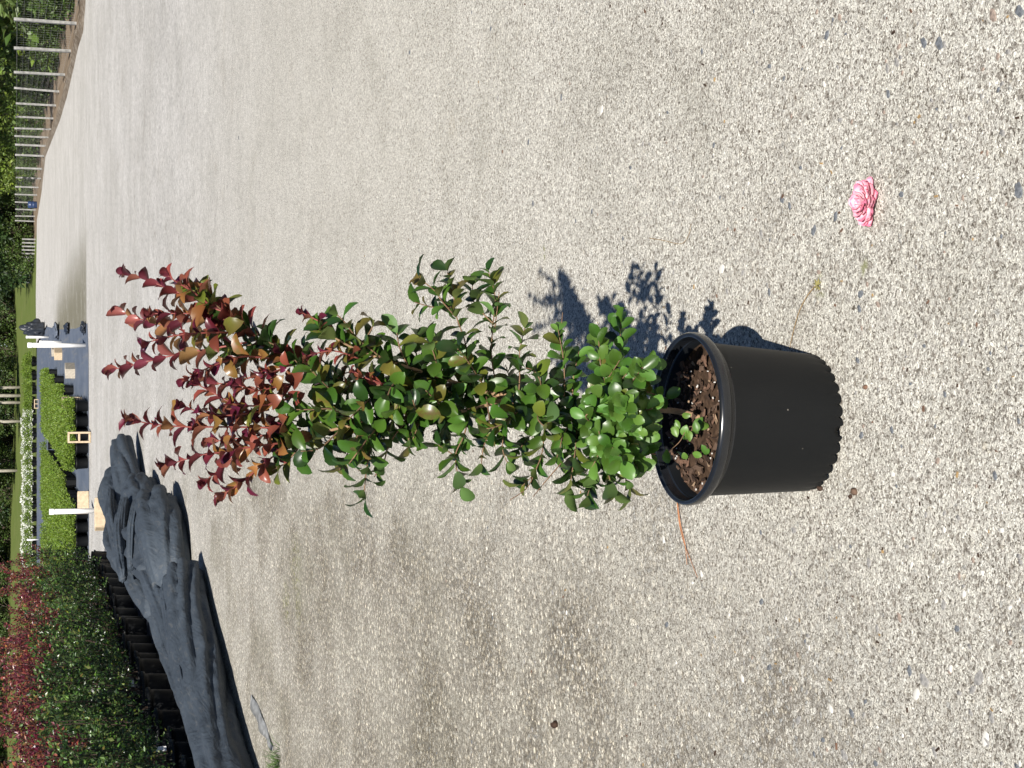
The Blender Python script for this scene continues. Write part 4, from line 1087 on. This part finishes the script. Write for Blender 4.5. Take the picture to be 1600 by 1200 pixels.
# ------------------------------------------------------------------ fence
fence = empty('wire_fence', (0, 0, 0)); tag(fence, 'wire fence on grey wooden posts along the right side of the yard', 'fence')
FP = [(119, 37), (110, 80), (101, 117), (92, 143), (87, 165), (83, 185), (79, 202), (76, 215), (73, 228), (70.5, 244), (68.5, 264), (64, 279), (60.5, 293), (58.5, 305), (57, 317), (56, 328), (55, 338), (54.5, 346)]
fpos = [gnd(170, -90) + Vector((0.55, 0, 0)), gnd(143, -22) + Vector((.5, 0, 0))] + [gnd(px, py) for px, py in FP]
last = fpos[-1]
tops = []
for i, p in enumerate(fpos):
    p.z = terr(p.x, p.y)
    h = 1.33 + random.uniform(-.03, .03); w = .066 if i < 10 else .085
    mb = MB(); tw = Matrix.Rotation(random.uniform(-.2, .2), 3, 'Z'); mb.box((0, 0, h / 2 - .05), (w, w, h + .1), 0, tw)
    o = mb.build('fence_post', M['post_wood'], fence, False, loc=p, rot=(random.gauss(0, .012), random.gauss(0, .012), 0)); tops.append(p + Vector((0, 0, h)))
mb = MB()
for a, b in zip(fpos[:-1], fpos[1:]):
    off = Vector((.06, 0, 0)); L = (b - a).length
    for k in range(9):
        z = .06 + k * .152; r = .0026 if k in (0, 8) else .0013
        mb.tube([a + off + Vector((0, 0, z)), b + off + Vector((0, 0, z))], r, 4, cap=False)
    nv = int(L / .30)
    for k in range(nv):
        q = a.lerp(b, (k + .5) / nv) + off; mb.tube([q + Vector((0, 0, .04)), q + Vector((0, 0, 1.28))], .0011, 3, cap=False)
tag(mb.build('wire_mesh', M['wire'], fence), kind='stuff')
# far row of posts and odd things at the end of the yard
f2 = empty('far_fence', (0, 0, 0)); tag(f2, 'row of pale fence posts beyond the far end of the yard', 'fence')
for i in range(13):
    g = at(47, 374 + i * 5.6, 112 + i); g.z = terr(g.x, g.y); mb = MB(); mb.box((0, 0, .42), (.1, .1, .95)); mb.build('fence_post', M['post_wood'], f2, False, loc=g)
mb = MB(); mb.lathe([(.28, 0), (.30, .05), (.30, .30), (.315, .33), (.30, .36), (.30, .60), (.315, .63), (.30, .66), (.29, .9), (.25, .92), (0, .92)], 24)
g = gnd(50, 388); tag(mb.build('blue_barrel', M['blue'], None, loc=(g.x, 103.0, terr(g.x, 103)), scale=(.75, .75, .62)), 'blue plastic barrel in the shade at the far end of the fence', 'barrel')

# ------------------------------------------------------------------ trees
def tree_meshes(seed, h, cr, base, n, leaf, mat, trunk_mat, slim=.16):
    random.seed(seed); tk = MB(); pts = [Vector((0, 0, -.2))]
    for k in range(1, 7): pts.append(Vector((random.gauss(0, .12) * k * .4, random.gauss(0, .12) * k * .4, h * .88 * k / 6)))
    tk.tube(pts, [slim * (1.25 - .95 * i / 6) for i in range(7)], 10)
    cl = []
    for k in range(26):
        u = random.random() ** .8; z = base + (h - base) * u; rr = cr * (math.sin(math.pi * (0.12 + .82 * u)) ** .7) * random.uniform(.45, 1.0); a = random.uniform(0, 6.28)
        c = Vector((math.cos(a) * rr, math.sin(a) * rr, z)); cl.append((c, random.uniform(.16, .34) * cr))
        i = min(5, int(z / (h * .88) * 6)); s = pts[max(0, i - 1)]; tk.tube([s, s.lerp(c, .55) + Vector((0, 0, .2)), c], [slim * .34, slim * .2, slim * .06], 5)
    f = MB()
    def smp():
        c, r = random.choice(cl); o = rvec(1).normalized(); return c + Vector((o.x, o.y, o.z * .75)) * r * random.random() ** .4 * 1.25, o + Vector((0, 0, -.1))
    leaf_cloud(f, n, smp, leaf, 0, .7)
    return tk.mesh('trunk', M[trunk_mat]), f.mesh('crown', M[mat], False)
TT = {
    'dark': [tree_meshes(900 + i, 11, 3.6, .3, 3600, .42, 'tree_leaf_dark', 'trunk', .2) for i in range(3)],
    'mid': [tree_meshes(920 + i, 9, 3.0, .15, 3600, .34, 'tree_leaf', 'trunk', .15) for i in range(3)],
    'lime': [tree_meshes(940 + i, 6.5, 2.4, .1, 3400, .24, 'tree_leaf_lime', 'trunk', .10) for i in range(2)],
    'pale': [tree_meshes(960 + i, 12, 3.0, 5.0, 2200, .40, 'tree_leaf_dark', 'pale_trunk', .14) for i in range(2)],
    'bush': [tree_meshes(980 + i, 1.6, 1.0, .02, 1100, .13, 'tree_leaf', 'trunk', .03) for i in range(3)],
}
random.seed(5)
KIND = {'dark': ('dark_tree', 'dense dark green tree'), 'mid': ('leafy_tree', 'mid green leafy tree with low branches'), 'lime': ('small_tree', 'small sunlit yellow green tree'), 'pale': ('pale_tree', 'tree with a bare pale trunk'), 'bush': ('bush', 'low green bush')}
WHERE_N = {}
def plant(kind, x, y, where, cat='tree', s=None):
    k_ = (kind, where); WHERE_N[k_] = WHERE_N.get(k_, -1) + 1
    frm = 'from the near end' if 'fence' in where and 'corner' not in where else 'counting from the left'
    nm, lb = KIND[kind]; t = empty(nm, (x, y, terr(x, min(y, 230))), (0, 0, random.uniform(0, 6.28)))
    s = s or random.uniform(.85, 1.15); t.scale = (s, s, s)
    tag(t, f'{lb.replace(" with low branches", "")} {where}, {ordn(WHERE_N[k_])} {frm}', cat, ('low green bushes ' if kind == 'bush' else lb.replace('tree', 'trees', 1) + ' ') + where)
    a, b = random.choice(TT[kind]); link('trunk', a, t); o = link('crown', b, t); o['kind'] = 'stuff'
# woodland beyond the fence on the right
y = 30.0
while y < 118:
    fx = 8.1 + (y - 36) * .075 if y < 75 else 11.1 + (y - 75) * .03
    plant(random.choice(('lime', 'mid', 'lime')), fx + random.uniform(2.6, 3.8), y, 'just beyond the wire fence')
    plant(random.choice(('dark', 'mid')), fx + random.uniform(5.5, 7.5), y + 1.5, 'behind the trees along the wire fence')
    for k in range(2): plant('bush', fx + random.uniform(1.0, 2.2), y + random.uniform(0, 3.5), 'against the wire fence', 'bush', random.uniform(.5, 1.0))
    y += random.uniform(3.6, 5.0)
# wood along the far side of the lawn
x = -52.0
while x < 40:
    d = 168 + random.uniform(-6, 6) - (22 if x > 9 else 0)
    plant(random.choice(('dark', 'dark', 'mid')), x, d, 'along the far side of the lawn')
    plant('dark', x + 2.0, d + 9, 'deep in the wood behind the lawn', s=1.2)
    plant('bush', x + random.uniform(-1, 1), d - 3.0, 'at the foot of the far wood', 'bush', 1.7)
    x += random.uniform(3.0, 4.4)
for i in range(9):
    plant('dark', 10.2 + (i % 3) * 2.4 + random.uniform(-.5, .5), 119 + (i // 3) * 3.5, 'in the corner past the fence', s=1.0)
for i in range(10):
    plant('bush', 9.4 + (i % 5) * 1.7, 116.5 + (i // 5) * 2.5, 'in the corner past the fence', 'bush', 1.4)
x = -56.0
while x < 44:
    plant('bush', x, 181 + random.uniform(-1, 1), 'filling the back of the far wood', 'bush', 3.4); x += 2.3
for (px, py, d) in ((20, 605, 152), (20, 618, 150), (20, 629, 151), (20, 658, 146), (20, 735, 156)):
    p = at(px, py, d); plant('pale', p.x, d, 'standing before the far wood')
